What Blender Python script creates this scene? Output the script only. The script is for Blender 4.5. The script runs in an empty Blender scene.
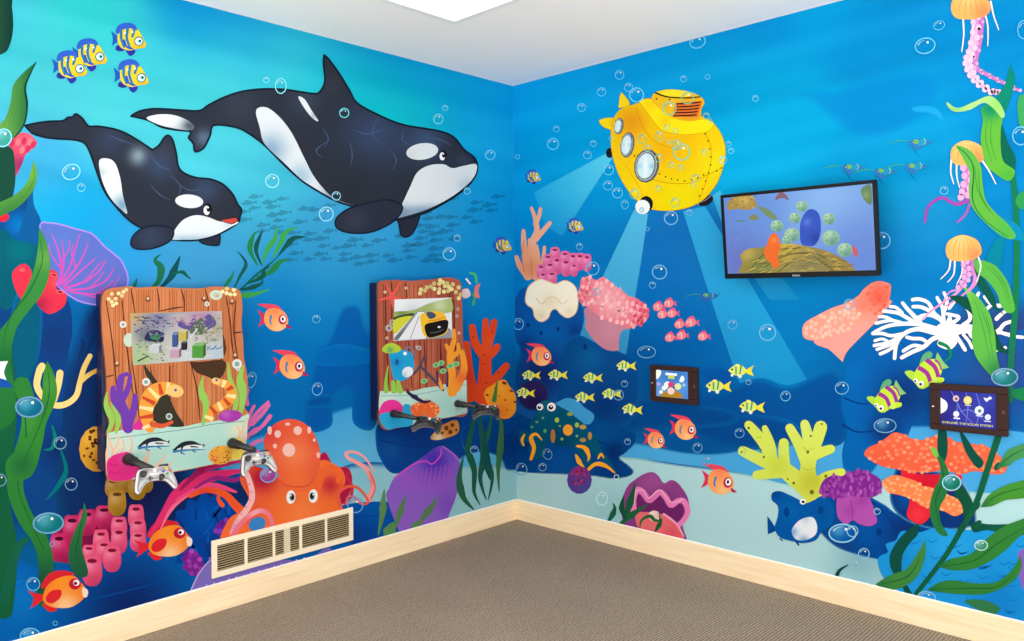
LIGHT, WSTR, WLOW = 3.0, 2.75, 4.2
WCOL = (1, .957, .89)
import bpy, math, random
import numpy as np
from mathutils import Vector, Matrix
from mathutils.geometry import delaunay_2d_cdt
C = bpy.context.scene.collection
PI = math.pi
# ---------------------------------------------------------------- camera (solved from the wall edges of the photograph)
F, HEAD, YC, CX, ROLL, DIST, CH = 790.67, 0.7658, 291.89, 514.82, 0.0092, 4.5647, 1.3099
ROOM_H, BB_H, BB_T, WLEN = 2.5, 0.1123, 0.012, 3.75
fw = Vector((math.cos(HEAD), math.sin(HEAD), 0)); rt = Vector((fw.y, -fw.x, 0)); up = Vector((0, 0, 1))
R_ = rt * math.cos(ROLL) - up * math.sin(ROLL); U_ = up * math.cos(ROLL) + rt * math.sin(ROLL)
POS = -DIST * fw + Vector((0, 0, CH))
cam = bpy.data.cameras.new('camera'); camo = bpy.data.objects.new('camera', cam); C.objects.link(camo)
camo.matrix_world = Matrix.Translation(POS) @ Matrix((R_, U_, -fw)).transposed().to_4x4()
cam.sensor_width = 36; cam.lens = F / 1024 * 36; cam.clip_start = 0.05
cam.shift_x = (512 - CX) / 1024; cam.shift_y = (YC - 320.5) / 1024
sc = bpy.context.scene; sc.camera = camo
sc.view_settings.view_transform = 'Standard'; sc.view_settings.look = 'None'
sc.view_settings.gamma = 1; sc.view_settings.use_curve_mapping = False; sc.view_settings.exposure = 0

def ray(px, py): return fw + R_ * ((px - CX) / F) + U_ * ((YC - py) / F)
def proj(p):
    v = Vector(p) - POS; z = v.dot(fw)
    return CX + F * v.dot(R_) / z, YC - F * v.dot(U_) / z

class Surf:
    """a flat face in the room that carries print: a point, its normal, its axes; layers sit 0.01 mm apart"""
    def __init__(s, p, n, lo=None, hi=None):
        s.p, s.n, s.lay, s.lo, s.hi = Vector(p), Vector(n).normalized(), 1, lo, hi
        s.eps = 6e-6; s.gain = 1.
    def hit(s, px, py, off=0.0):
        d = ray(px, py); t = (s.p - POS).dot(s.n) / d.dot(s.n)
        q = POS + d * t
        if s.lo is not None:
            q = Vector([min(max(q[i], s.lo[i]), s.hi[i]) for i in range(3)])
        return q + s.n * off
LW = Surf((0, -.001, 0), (0, -1, 0), (-WLEN, -.001, .003), (-.0012, -.001, ROOM_H - .002))
RW = Surf((-.001, 0, 0), (-1, 0, 0), (-.001, -WLEN, .003), (-.001, -.0012, ROOM_H - .002))

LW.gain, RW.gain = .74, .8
def lin(c):
    return tuple(((v / 255) / 12.92 if v <= 10.3 else ((v / 255 + .055) / 1.055) ** 2.4) for v in c)
def mix(a, b, t): return tuple(a[i] + (b[i] - a[i]) * t for i in range(3))

# ---------------------------------------------------------------- materials
def mat(name, col=(200, 200, 200), rough=.5, metal=0., spec=.3, emit=None, estr=1.):
    m = bpy.data.materials.new(name); m.use_nodes = True; b = m.node_tree.nodes['Principled BSDF']
    b.inputs['Base Color'].default_value = (*lin(col), 1); b.inputs['Roughness'].default_value = rough
    b.inputs['Metallic'].default_value = metal; b.inputs['Specular IOR Level'].default_value = spec
    if emit: b.inputs['Emission Color'].default_value = (*lin(emit), 1); b.inputs['Emission Strength'].default_value = estr
    return m
def vmat(name, rough, spec, emit=False, gain=1.):
    m = mat(name, (0, 0, 0), rough, 0, spec); nt = m.node_tree; b = nt.nodes['Principled BSDF']
    a = nt.nodes.new('ShaderNodeVertexColor'); a.layer_name = 'ink'
    if emit:
        nt.links.new(a.outputs[0], b.inputs['Emission Color']); b.inputs['Emission Strength'].default_value = gain
    else:
        nt.links.new(a.outputs[0], b.inputs['Base Color'])
    return m
PRINT = vmat('printed_vinyl', .6, .04)
BOARD = vmat('printed_board', .5, .12)
SCREEN = vmat('lit_screen', .3, .06, True, 1.18)

# ---------------------------------------------------------------- objects
def wloc(o):
    v = Vector((0, 0, 0))
    while o is not None: v += o.location; o = o.parent
    return v
def tag(o, label=None, cat=None, group=None, kind=None):
    if label: o['label'] = label
    if cat: o['category'] = cat
    if group: o['group'] = group
    if kind: o['kind'] = kind
    return o
def thing(name, label, cat, loc, group=None):
    o = bpy.data.objects.new(name, None); C.objects.link(o); o.location = loc; o.empty_display_size = .05
    return tag(o, label, cat, group)
def link(name, verts, faces, mats, parent=None, cols=None, smooth=False, fm=None, label=None):
    base = wloc(parent) if parent is not None else Vector((0, 0, 0))
    me = bpy.data.meshes.new(name); me.from_pydata([tuple(Vector(v) - base) for v in verts], [], faces)
    if cols is not None:
        a = me.color_attributes.new('ink', 'FLOAT_COLOR', 'POINT')
        a.data.foreach_set('color', np.array([(*c, 1) for c in cols], dtype=np.float32).ravel())
    for m in (mats if isinstance(mats, (list, tuple)) else [mats]): me.materials.append(m)
    if fm: me.polygons.foreach_set('material_index', fm)
    if smooth: me.polygons.foreach_set('use_smooth', [True] * len(me.polygons))
    me.update()
    o = bpy.data.objects.new(name, me); C.objects.link(o)
    if parent is not None: o.parent = parent
    if label: o['label'] = label
    return o

# ---------------------------------------------------------------- 2D drawing
def curve(pts, closed=True, seg=None, sm=True):
    """Catmull-Rom through the points; a point with a third value is a sharp corner"""
    n = len(pts)
    if not sm: return [(p[0], p[1]) for p in pts]
    out = []
    rng = range(n) if closed else range(n - 1)
    for i in rng:
        p0 = pts[(i - 1) % n] if closed or i > 0 else pts[i]; p1 = pts[i]; p2 = pts[(i + 1) % n]
        p3 = pts[(i + 2) % n] if closed or i + 2 < n else p2
        L = math.hypot(p2[0] - p1[0], p2[1] - p1[1])
        k = seg or max(2, min(8, int(L / 1.6) + 1))
        t1 = (0, 0) if len(p1) > 2 else ((p2[0] - p0[0]) / 2, (p2[1] - p0[1]) / 2)
        t2 = (0, 0) if len(p2) > 2 else ((p3[0] - p1[0]) / 2, (p3[1] - p1[1]) / 2)
        for j in range(k):
            t = j / k; a = 2 * t**3 - 3 * t * t + 1; b = t**3 - 2 * t * t + t; c = -2 * t**3 + 3 * t * t; d = t**3 - t * t
            out.append((a * p1[0] + b * t1[0] + c * p2[0] + d * t2[0], a * p1[1] + b * t1[1] + c * p2[1] + d * t2[1]))
    if not closed: out.append((pts[-1][0], pts[-1][1]))
    return out
def ell(cx, cy, rx, ry=None, rot=0, n=14):
    ry = rx if ry is None else ry; a = math.radians(rot); ca, sa = math.cos(a), math.sin(a)
    return [(cx + rx * math.cos(t) * ca - ry * math.sin(t) * sa, cy + rx * math.cos(t) * sa + ry * math.sin(t) * ca)
            for t in [2 * PI * i / n for i in range(n)]]
def inside(poly, x, y):
    r = False; j = len(poly) - 1
    for i in range(len(poly)):
        a, b = poly[i], poly[j]
        if (a[1] > y) != (b[1] > y) and x < (b[0] - a[0]) * (y - a[1]) / (b[1] - a[1]) + a[0]: r = not r
        j = i
    return r
def edge_dist(P, poly):
    A = np.array(poly); B = np.roll(A, -1, 0); d = B - A; L = (d * d).sum(1) + 1e-9
    v = P[:, None, :] - A[None]; t = np.clip((v * d[None]).sum(2) / L, 0, 1)
    q = v - t[..., None] * d[None]
    return np.sqrt((q * q).sum(2)).min(1)

BG = {}
class Art:
    """one printed figure (or a piece of one); all its shapes end up in ONE mesh lying on the surface"""
    def __init__(s, name, surf, parent=None, label=None, tf=None, m=None, kind=None):
        s.name, s.surf, s.parent, s.label, s.tf, s.m, s.kind = name, surf, parent, label, tf, m or PRINT, kind
        s.V, s.Fc, s.Cl, s.obj = [], [], [], None
    def T(s, p):
        if s.tf is None: return (p[0], p[1])
        cx, cy, k, rot, fl = s.tf; a = math.radians(rot); x, y = p[0] * k * fl, p[1] * k
        return (cx + x * math.cos(a) - y * math.sin(a), cy + x * math.sin(a) + y * math.cos(a))
    def fill(s, pts, col, sm=True, sh=(), grad=None, soft=0, al=1., step=None, keep=False, seg=None):
        poly = [s.T(p) for p in curve(pts, True, sm=sm, seg=seg)]
        xs = [p[0] for p in poly]; ys = [p[1] for p in poly]; w = max(xs) - min(xs); h = max(ys) - min(ys)
        vs = [Vector(p) for p in poly]
        if sh or grad or soft or al < 1 or callable(col):
            st = step or max(1.6, min(6, max(w, h) / 22)) ; st = min(st, max(1.2, soft / 2)) if soft else st
            gx = np.arange(min(xs) + st * .5, max(xs), st); gy = np.arange(min(ys) + st * .5, max(ys), st)
            if len(gx) and len(gy):
                X, Y = np.meshgrid(gx, gy); P = np.stack([X.ravel(), Y.ravel()], 1)
                A = np.array(poly); B = np.roll(A, 1, 0)
                cr = ((A[None, :, 1] > P[:, None, 1]) != (B[None, :, 1] > P[:, None, 1]))
                with np.errstate(divide='ignore', invalid='ignore'):
                    xi = (B[:, 0] - A[:, 0])[None] * (P[:, 1:2] - A[None, :, 1]) / (B[:, 1] - A[:, 1])[None] + A[None, :, 0]
                ins = (cr & (P[:, 0:1] < xi)).sum(1) % 2 == 1
                P = P[ins]
                if len(P):
                    P = P[edge_dist(P, poly) > st * .35]
                    vs += [Vector(p) for p in P]
        ov, _, of, *_ = delaunay_2d_cdt(vs, [], [list(range(len(poly)))], 1, 1e-5)
        P = np.array([(v.x, v.y) for v in ov]) if len(ov) else np.zeros((0, 2))
        if not len(P): return s
        cl = np.array([col(*p) for p in P], float) if callable(col) else np.tile(np.array(col, float), (len(P), 1))
        if grad:
            (x0, y0), (x1, y1), c2 = s.T(grad[0]), s.T(grad[1]), grad[2]
            d = np.array([x1 - x0, y1 - y0]); t = np.clip(((P - [x0, y0]) @ d) / (d @ d), 0, 1)[:, None]
            cl = cl * (1 - t) + np.array(c2) * t
        for b in sh:
            x, y, r, c2, a = b; rx, ry = r if isinstance(r, tuple) else (r, r)
            (x, y) = s.T((x, y)); k = s.tf[2] if s.tf else 1
            t = a * np.exp(-(((P[:, 0] - x) / (rx * k))**2 + ((P[:, 1] - y) / (ry * k))**2))[:, None]
            cl = cl * (1 - t) + np.array(c2) * t
        if soft or al < 1:
            under = np.array([BG[id(s.surf)](*p) for p in P])
            t = np.full(len(P), float(al))
            if soft:
                e = np.clip(edge_dist(P, poly) / soft, 0, 1); t *= e * e * (3 - 2 * e)
            cl = under * (1 - t[:, None]) + cl * t[:, None]
        o = len(s.V); off = s.surf.lay * s.surf.eps
        for p in P: s.V.append(s.surf.hit(p[0], p[1], off))
        g = s.surf.gain; s.Cl += [tuple(v * g for v in lin(np.clip(c, 0, 255))) for c in cl]
        n = s.surf.n
        for f in of:
            a, b, c = (s.V[o + i] for i in f[:3])
            f = [o + i for i in f]
            s.Fc.append(f if (b - a).cross(c - a).dot(n) > 0 else f[::-1])
        if not keep: s.surf.lay += 1
        return s
    def line(s, pts, w, col, w2=None, sm=True, cap=True, mid=None, **k):
        """a brush stroke from width w to w2 (mid: width half way)"""
        q = curve(pts, False, sm=sm); n = len(q); w2 = w if w2 is None else w2; Lf, Rt = [], []
        for i, p in enumerate(q):
            a = q[max(0, i - 1)]; b = q[min(n - 1, i + 1)]; dx, dy = b[0] - a[0], b[1] - a[1]; L = math.hypot(dx, dy) or 1
            t = i / (n - 1)
            ww = (w + (w2 - w) * t) / 2 if mid is None else ((w + (mid - w) * min(1, 2 * t)) if t < .5 else (mid + (w2 - mid) * (2 * t - 1))) / 2
            nx, ny = -dy / L * ww, dx / L * ww
            Lf.append((p[0] + nx, p[1] + ny)); Rt.append((p[0] - nx, p[1] - ny))
        if cap and (w > 1.5 or w2 > 1.5):
            def capp(a, b, cpt):
                r = math.hypot(a[0] - cpt[0], a[1] - cpt[1]); t0 = math.atan2(a[1] - cpt[1], a[0] - cpt[0])
                return [(cpt[0] + r * math.cos(t0 - PI * k / 5), cpt[1] + r * math.sin(t0 - PI * k / 5)) for k in range(1, 5)]
            pl = Lf + capp(Lf[-1], Rt[-1], q[-1]) + Rt[::-1] + capp(Rt[0], Lf[0], q[0])
        else: pl = Lf + Rt[::-1]
        return s.fill(pl, col, sm=False, **k)
    def outline(s, pts, w, col, sm=True, keep=False, seg=None):
        q = curve(pts, True, sm=sm, seg=seg); n = len(q)
        o = len(s.V); off = s.surf.lay * s.surf.eps
        for i in range(n):
            a = q[i - 1]; b = q[(i + 1) % n]; dx, dy = b[0] - a[0], b[1] - a[1]; L = math.hypot(dx, dy) or 1
            for sg in (1, -1):
                t = s.T((q[i][0] - dy / L * w / 2 * sg, q[i][1] + dx / L * w / 2 * sg)); s.V.append(s.surf.hit(t[0], t[1], off)); s.Cl.append(lin(col))
        for i in range(n):
            j = (i + 1) % n; f = [o + 2 * i, o + 2 * j, o + 2 * j + 1, o + 2 * i + 1]
            a, b, c = s.V[f[0]], s.V[f[1]], s.V[f[2]]
            s.Fc.append(f if (b - a).cross(c - a).dot(s.surf.n) > 0 else f[::-1])
        if not keep: s.surf.lay += 1
        return s
    def dot(s, x, y, rx, col, ry=None, rot=0, **k): return s.fill(ell(x, y, rx, ry, rot), col, sm=False, **k)
    def lumps(s, pts, n, r, col, seed=1, ry=None, rot=0, jit=30):
        rnd = random.Random(seed); poly = curve(pts); xs = [p[0] for p in poly]; ys = [p[1] for p in poly]; got = []
        for _ in range(n * 30):
            x, y = rnd.uniform(min(xs), max(xs)), rnd.uniform(min(ys), max(ys))
            if inside(poly, x, y) and all((x - a)**2 + (y - b)**2 > (1.7 * r)**2 for a, b in got):
                got.append((x, y)); j = rnd.uniform(-jit, jit)
                s.fill(ell(x, y, r, ry or r, rot, 8), tuple(min(255, max(0, v + j)) for v in col), sm=False, keep=True)
            if len(got) >= n: break
        s.surf.lay += 1
        return s
    def text(s, st, x, y, h, col, slope=0., w=None):
        cu = bpy.data.curves.new('lettering', 'FONT'); cu.body = st; o = bpy.data.objects.new('lettering', cu); C.objects.link(o)
        me = o.to_mesh(); xs = [v.co.x for v in me.vertices]; W0 = max(xs); k = h / .7; kx = (w / W0) if w else k
        b = len(s.V); off = s.surf.lay * s.surf.eps
        for v in me.vertices:
            t = s.T((x + v.co.x * kx, y - v.co.y * k + v.co.x * kx * slope)); s.V.append(s.surf.hit(t[0], t[1], off)); s.Cl.append(lin(col))
        for p in me.polygons:
            f = [b + i for i in p.vertices]; a, bb, c = s.V[f[0]], s.V[f[1]], s.V[f[2]]
            s.Fc.append(f if (bb - a).cross(c - a).dot(s.surf.n) > 0 else f[::-1])
        o.to_mesh_clear(); bpy.data.objects.remove(o); bpy.data.curves.remove(cu); s.surf.lay += 1
        return s
    def sub(s, name, label=None): return Art(name, s.surf, s, label, s.tf, s.m)
    def done(s):
        par = s.parent
        if isinstance(par, Art):
            if par.obj is None: par.done()
            par = par.obj
        if s.obj is None:
            s.obj = link(s.name, s.V, s.Fc, s.m, par, s.Cl, label=s.label)
            if s.kind: s.obj['kind'] = s.kind
        return s
# ================================================================ room shell
def boxmesh(a, b):
    x0, y0, z0 = a; x1, y1, z1 = b
    v = [(x0, y0, z0), (x1, y0, z0), (x1, y1, z0), (x0, y1, z0), (x0, y0, z1), (x1, y0, z1), (x1, y1, z1), (x0, y1, z1)]
    return v, [(0, 3, 2, 1), (4, 5, 6, 7), (0, 1, 5, 4), (1, 2, 6, 5), (2, 3, 7, 6), (3, 0, 4, 7)]
def bevel(o, w, seg=2):
    m = o.modifiers.new('bevel', 'BEVEL'); m.width = w; m.segments = seg; m.limit_method = 'ANGLE'; return o
white = mat('ceiling_paint', (243, 241, 239), .9, 0, .1)
nt = white.node_tree; nz = nt.nodes.new('ShaderNodeTexNoise'); nz.inputs['Scale'].default_value = 60
bp = nt.nodes.new('ShaderNodeBump'); bp.inputs['Strength'].default_value = .06; nt.links.new(nz.outputs[0], bp.inputs['Height']); nt.links.new(bp.outputs[0], nt.nodes['Principled BSDF'].inputs['Normal'])
wallp = mat('wall_paint', (200, 205, 210), .8)
E_ = WLEN; FL = 3.75
def struct(name, a, b, m):
    v, f = boxmesh(a, b); return tag(link(name, v, f, m), kind='structure')
struct('wall_left', (-E_, 0, 0), (0, .1, ROOM_H), wallp)
struct('wall_right', (0, -E_, 0), (.1, .1, ROOM_H), wallp)
# ceiling with the opening of the light panel is simply a slab; the light frame is surface mounted
struct('ceiling', (-FL, -FL, ROOM_H), (.1, .1, ROOM_H + .08), white)
# carpet: loop pile in short diagonal ribs
car = mat('carpet', (140, 125, 108), .95, 0, .05); nt = car.node_tree; B = nt.nodes['Principled BSDF']
def nd(t, **k):
    n = nt.nodes.new(t)
    for a, v in k.items(): n.inputs[a].default_value = v
    return n
tc = nt.nodes.new('ShaderNodeTexCoord')
mp = nt.nodes.new('ShaderNodeMapping'); mp.inputs['Rotation'].default_value = (0, 0, math.radians(0)); nt.links.new(tc.outputs['Object'], mp.inputs[0])
wv = nd('ShaderNodeTexWave', Scale=25., Distortion=2.6, Detail=2.); wv.bands_direction = 'Y'; wv.inputs['Detail Scale'].default_value = 3.5; nt.links.new(mp.outputs[0], wv.inputs[0])
n1 = nd('ShaderNodeTexNoise', Scale=190., Detail=2.); nt.links.new(tc.outputs['Object'], n1.inputs[0])
n2 = nd('ShaderNodeTexNoise', Scale=2.2, Detail=3.); nt.links.new(tc.outputs['Object'], n2.inputs[0])
def mth(op, a, b, c=None):
    m = nt.nodes.new('ShaderNodeMath'); m.operation = op
    for i, v in enumerate((a, b, c)):
        if v is None: continue
        if isinstance(v, (int, float)): m.inputs[i].default_value = v
        else: nt.links.new(v, m.inputs[i])
    return m.outputs[0]
s1 = mth('ADD', mth('MULTIPLY', wv.outputs['Fac'], .36), mth('MULTIPLY', n1.outputs[0], .9))
cr = nt.nodes.new('ShaderNodeValToRGB'); cr.color_ramp.elements[0].position = .3; cr.color_ramp.elements[1].position = .85
cr.color_ramp.elements[0].color = (*lin((104, 91, 78)), 1); cr.color_ramp.elements[1].color = (*lin((186, 169, 148)), 1)
nt.links.new(s1, cr.inputs[0])
mx = nt.nodes.new('ShaderNodeMix'); mx.data_type = 'RGBA'; mx.blend_type = 'MULTIPLY'; mx.inputs[0].default_value = .28
nt.links.new(cr.outputs[0], mx.inputs[6]); nt.links.new(n2.outputs[0], mx.inputs[7]); nt.links.new(mx.outputs[2], B.inputs['Base Color'])
bp = nt.nodes.new('ShaderNodeBump'); bp.inputs['Strength'].default_value = .5; bp.inputs['Distance'].default_value = .004
nt.links.new(s1, bp.inputs['Height']); nt.links.new(bp.outputs[0], B.inputs['Normal'])
struct('floor', (-FL, -FL, -.08), (.1, .1, 0), car)
# baseboards of pale maple with a white caulk bead
maple = mat('baseboard_maple', (248, 226, 190), .42, 0, .3); nt = maple.node_tree
tc = nt.nodes.new('ShaderNodeTexCoord'); mp = nt.nodes.new('ShaderNodeMapping'); mp.inputs['Scale'].default_value = (1, 1, 16)
nt.links.new(tc.outputs['Object'], mp.inputs[0]); nz = nt.nodes.new('ShaderNodeTexNoise'); nz.inputs['Scale'].default_value = 3
nt.links.new(mp.outputs[0], nz.inputs[0]); cr = nt.nodes.new('ShaderNodeValToRGB')
cr.color_ramp.elements[0].position = .3; cr.color_ramp.elements[0].color = (*lin((240, 214, 174)), 1)
cr.color_ramp.elements[1].position = .7; cr.color_ramp.elements[1].color = (*lin((250, 230, 196)), 1)
nt.links.new(nz.outputs[0], cr.inputs[0]); nt.links.new(cr.outputs[0], nt.nodes['Principled BSDF'].inputs['Base Color'])
caulk = mat('white_caulk', (245, 243, 238), .6)
h = BB_H; t = BB_T
bl = bevel(struct('baseboard_left', (-E_, -t, 0), (0, 0, h), maple), .003)
br = bevel(struct('baseboard_right', (-t, -E_, 0), (0, -t, h), maple), .003)
v, f = boxmesh((-E_, -.008, h), (-.008, 0, h + .005)); bevel(link('caulk_bead', v, f, caulk, bl), .002)
v, f = boxmesh((-.008, -E_, h), (0, -.008, h + .005)); bevel(link('caulk_bead', v, f, caulk, br), .002)

# ---------------------------------------------------------------- ceiling light
CE = Surf((0, 0, ROOM_H), (0, 0, -1))
q = CE.hit(454.8, 22.2)
LX, LY = q.x, q.y          # the corner of the fitting nearest the room corner
LWD, LLN = 1.22, .61
root = thing('ceiling_light', 'white framed square-cornered light panel glowing on the ceiling above the corner', 'ceiling light', (LX - LWD / 2, LY - LLN / 2, ROOM_H))
fr = .032; z1 = ROOM_H; z0 = ROOM_H - .012
V, Fs = [], []
for a, b in (((LX - LWD, LY - fr, z0), (LX, LY, z1)), ((LX - LWD, LY - LLN, z0), (LX, LY - LLN + fr, z1)),
             ((LX - fr, LY - LLN + fr, z0), (LX, LY - fr, z1)), ((LX - LWD, LY - LLN + fr, z0), (LX - LWD + fr, LY - fr, z1))):
    v, f = boxmesh(a, b); o = len(V); V += v; Fs += [tuple(o + i for i in g) for g in f]
bevel(link('frame', V, Fs, mat('light_frame', (232, 232, 230), .5), root), .002)
glow = mat('light_diffuser', (250, 250, 250), .6, 0, .2, (255, 253, 250), LIGHT)
v, f = boxmesh((LX - LWD + fr, LY - LLN + fr, z0 + .003), (LX - fr, LY - fr, z1 - .001)); link('diffuser', v, f, glow, root)
# ---------------------------------------------------------------- added warm fill light entering by the open side of the room
w = bpy.data.worlds.new('fill_light'); sc.world = w; w.use_nodes = True
bg = w.node_tree.nodes['Background']; bg.inputs[0].default_value = (*WCOL, 1); wn = w.node_tree
# brighter below the horizon: added to lift the ceiling and upper walls
tcw = wn.nodes.new('ShaderNodeTexCoord'); sx = wn.nodes.new('ShaderNodeSeparateXYZ'); mr = wn.nodes.new('ShaderNodeMapRange')
wn.links.new(tcw.outputs['Generated'], sx.inputs[0]); wn.links.new(sx.outputs[2], mr.inputs[0])
mr.inputs[1].default_value = -.12; mr.inputs[2].default_value = .05; mr.inputs[3].default_value = WLOW; mr.inputs[4].default_value = WSTR
wn.links.new(mr.outputs[0], bg.inputs[1])

# ================================================================ mural grounds
def ground(ctrl, sig):
    P = np.array([c[:2] for c in ctrl], float); K = np.array([c[2:] for c in ctrl], float) * [1, 1.02, .97]
    def f(x, y):
        d2 = ((P - [x, y])**2).sum(1); d2 = d2 - d2.min()
        w = np.exp(-d2 / (2 * sig * sig)); w /= w.sum(); return w @ K
    return f
def streak(x, y, ax, k):
    """soft diagonal rays printed in the water"""
    a = math.radians(ax); u = -x * math.sin(a) + y * math.cos(a)
    return (math.sin(u * .11) + math.sin(u * .057 + 1.3) * 1.2 + math.sin(u * .23 + x * .004)) * k
CL = [(0,0,60,175,215),(40,30,62,188,212),(80,8,40,192,205),(120,18,50,190,210),(185,5,8,140,218),(150,60,58,188,215),(215,22,15,150,222),(270,32,15,145,226),
(220,60,60,190,215),(330,50,5,135,225),(310,62,60,200,215),(285,48,60,195,215),(380,64,8,140,222),(360,92,0,185,200),(340,75,30,190,210),(430,80,0,148,230),(400,110,10,190,200),(440,110,10,170,212),(480,100,5,155,228),
(505,95,0,162,246),(490,150,24,168,235),(508,150,6,160,238),(60,80,70,185,215),(110,100,70,195,218),(200,110,70,195,220),(140,140,72,190,222),(230,160,70,190,222),(260,200,60,172,215),(40,170,62,165,225),  # ink raised near the room corner to make up for weak light
(60,220,10,165,235),(80,245,18,155,230),(120,250,45,150,225),(240,250,60,150,212),(200,265,60,148,212),(310,255,50,148,208),(350,240,58,155,215),(400,230,52,152,218),(450,220,40,150,218),(500,220,4,145,228),
(340,290,25,132,205),(280,290,8,120,200),(420,270,18,128,205),(480,260,6,136,220),(505,300,0,130,215),(260,340,0,108,188),(330,340,0,112,192),(350,390,0,98,178),(270,400,0,103,184),(480,360,0,96,178),(505,400,0,80,150),
(80,320,0,90,165),(95,400,8,50,110),(60,480,8,55,110),(120,500,12,32,85),(20,480,0,60,110),(30,560,0,85,150),(100,545,0,80,150),(180,560,0,90,165),(50,620,0,115,195),(150,600,5,50,110),(220,520,0,80,165),(300,530,0,85,170),(400,530,5,75,160),(480,520,150,205,215)]
CR = [(516,100,0,160,242),(560,100,0,154,234),(640,60,0,146,225),(700,45,0,140,215),(700,85,0,150,220),(760,30,0,130,212),(760,72,0,160,225),(820,8,0,152,222),(900,10,0,130,205),(860,40,0,135,212),(800,110,0,160,226),(740,150,0,165,232),  # points near the room corner coloured brighter to offset the dim light there
(900,100,0,145,216),(960,60,0,135,210),(1015,60,0,130,206),(880,160,0,145,216),(900,185,5,150,215),(520,165,0,152,228),(560,140,0,164,236),(600,178,0,150,224),(560,205,0,142,220),(560,250,0,122,202),(600,250,8,115,196),(640,300,0,105,190),
(680,250,18,108,192),(700,300,10,105,186),(740,300,0,122,204),(800,300,0,125,202),(520,300,0,120,200),(900,250,10,120,202),(920,210,22,135,206),(900,290,0,115,196),(1000,250,0,118,192),(1015,200,0,125,202),(780,350,0,118,195),(830,350,0,105,184),
(720,350,0,98,178),(680,350,0,88,172),(620,372,0,80,152),(560,400,0,68,130),(720,420,0,82,158),(860,380,0,90,165),(900,390,10,55,125),(1000,360,40,62,132),(1010,430,30,120,190),(950,430,0,100,190),(600,520,158,205,212),(760,520,160,208,215),(900,520,60,140,190),(1000,500,160,205,215)]
_gl, _gr = ground(CL, 26), ground(CR, 26)
def bgL(x, y): return _gl(x, y) + streak(x, y, 14, 2.2 if y < 200 else .6)
def bgR(x, y): return _gr(x, y) + streak(x, y, -14, 2.4 if y < 200 else .7)
BG[id(LW)] = bgL; BG[id(RW)] = bgR
def mural(name, surf, axis, fn, label):
    n, mz = 300, 190; V, K, Fs = [], [], []
    for j in range(mz + 1):
        z = .003 + (ROOM_H - .005) * j / mz
        for i in range(n + 1):
            u = -.0012 - (WLEN - .002) * (i / n)
            p = (u, -.001, z) if axis == 0 else (-.001, u, z)
            V.append(p); x, y = proj(p); K.append(tuple(v * surf.gain for v in lin(np.clip(fn(min(max(x, -40), 1064), min(max(y, -40), 690)), 0, 255))))
    for j in range(mz):
        for i in range(n):
            a = j * (n + 1) + i; f = (a, a + 1, a + n + 2, a + n + 1); Fs.append(f if axis == 1 else f[::-1])
    o = link(name, V, Fs, PRINT, None, K); return tag(o, label, 'mural')
ML = mural('wall_mural', LW, 0, bgL, 'underwater wall mural with two orcas and an orange octopus, behind both wooden game boards')
MR = mural('wall_mural', RW, 1, bgR, 'underwater wall mural with a yellow submarine and jellyfish, behind the television')
# ================================================================ left mural figures
class P_:  # a stand-in parent wrapper for real objects
    pass
def fig(name, surf, mur, label=None, tf=None, kind=None):
    a = Art(name, surf, None, label, tf, None, kind); a.parent = None; a._mur = mur
    return a
def fin(a):
    if a.obj is None:
        a.obj = link(a.name, a.V, a.Fc, a.m, a._mur, a.Cl, label=a.label)
        if a.kind: a.obj['kind'] = a.kind
    return a
def L(name, label=None, tf=None): return fig(name, LW, ML, label, tf)
def Rr(name, label=None, tf=None): return fig(name, RW, MR, label, tf)
W_ = (245, 250, 255)

# ---- shared little figures ---------------------------------------------------
def bubble(mk, x, y, rx, ry=None, rot=0, inner=None, dim=.78, ring=None):
    ry = ry or rx; a = mk('bubble'); s = a.surf; bg = BG[id(s)]
    p = ell(x, y, rx, ry, rot, 18)
    b = np.array(bg(min(max(x, 0), 1023), min(max(y, 0), 640)), float)
    if inner: a.dot(x, y, rx * .93, inner, ry * .93, rot, sh=[(x - rx * .3, y - ry * .4, rx * .6, mix(inner, (150, 220, 255), .6), .8)])
    c1 = tuple(np.clip(b * (1 - .55 * dim) + np.array((215, 245, 255)) * .55 * dim, 0, 255))
    c1 = ring or c1
    a.outline(p, max(.65, min(rx, ry) * .17), c1, sm=False)
    if min(rx, ry) > 2.5:
        a.line(ell(x, y, rx * .72, ry * .72, rot, 18)[10:15], min(rx, ry) * .2, ring or tuple(np.clip(b * .4 + 145, 0, 255)), .3, sm=False, cap=False)
        a.dot(x + rx * .25, y - ry * .45, min(rx, ry) * .15, W_)
    fin(a)
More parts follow.
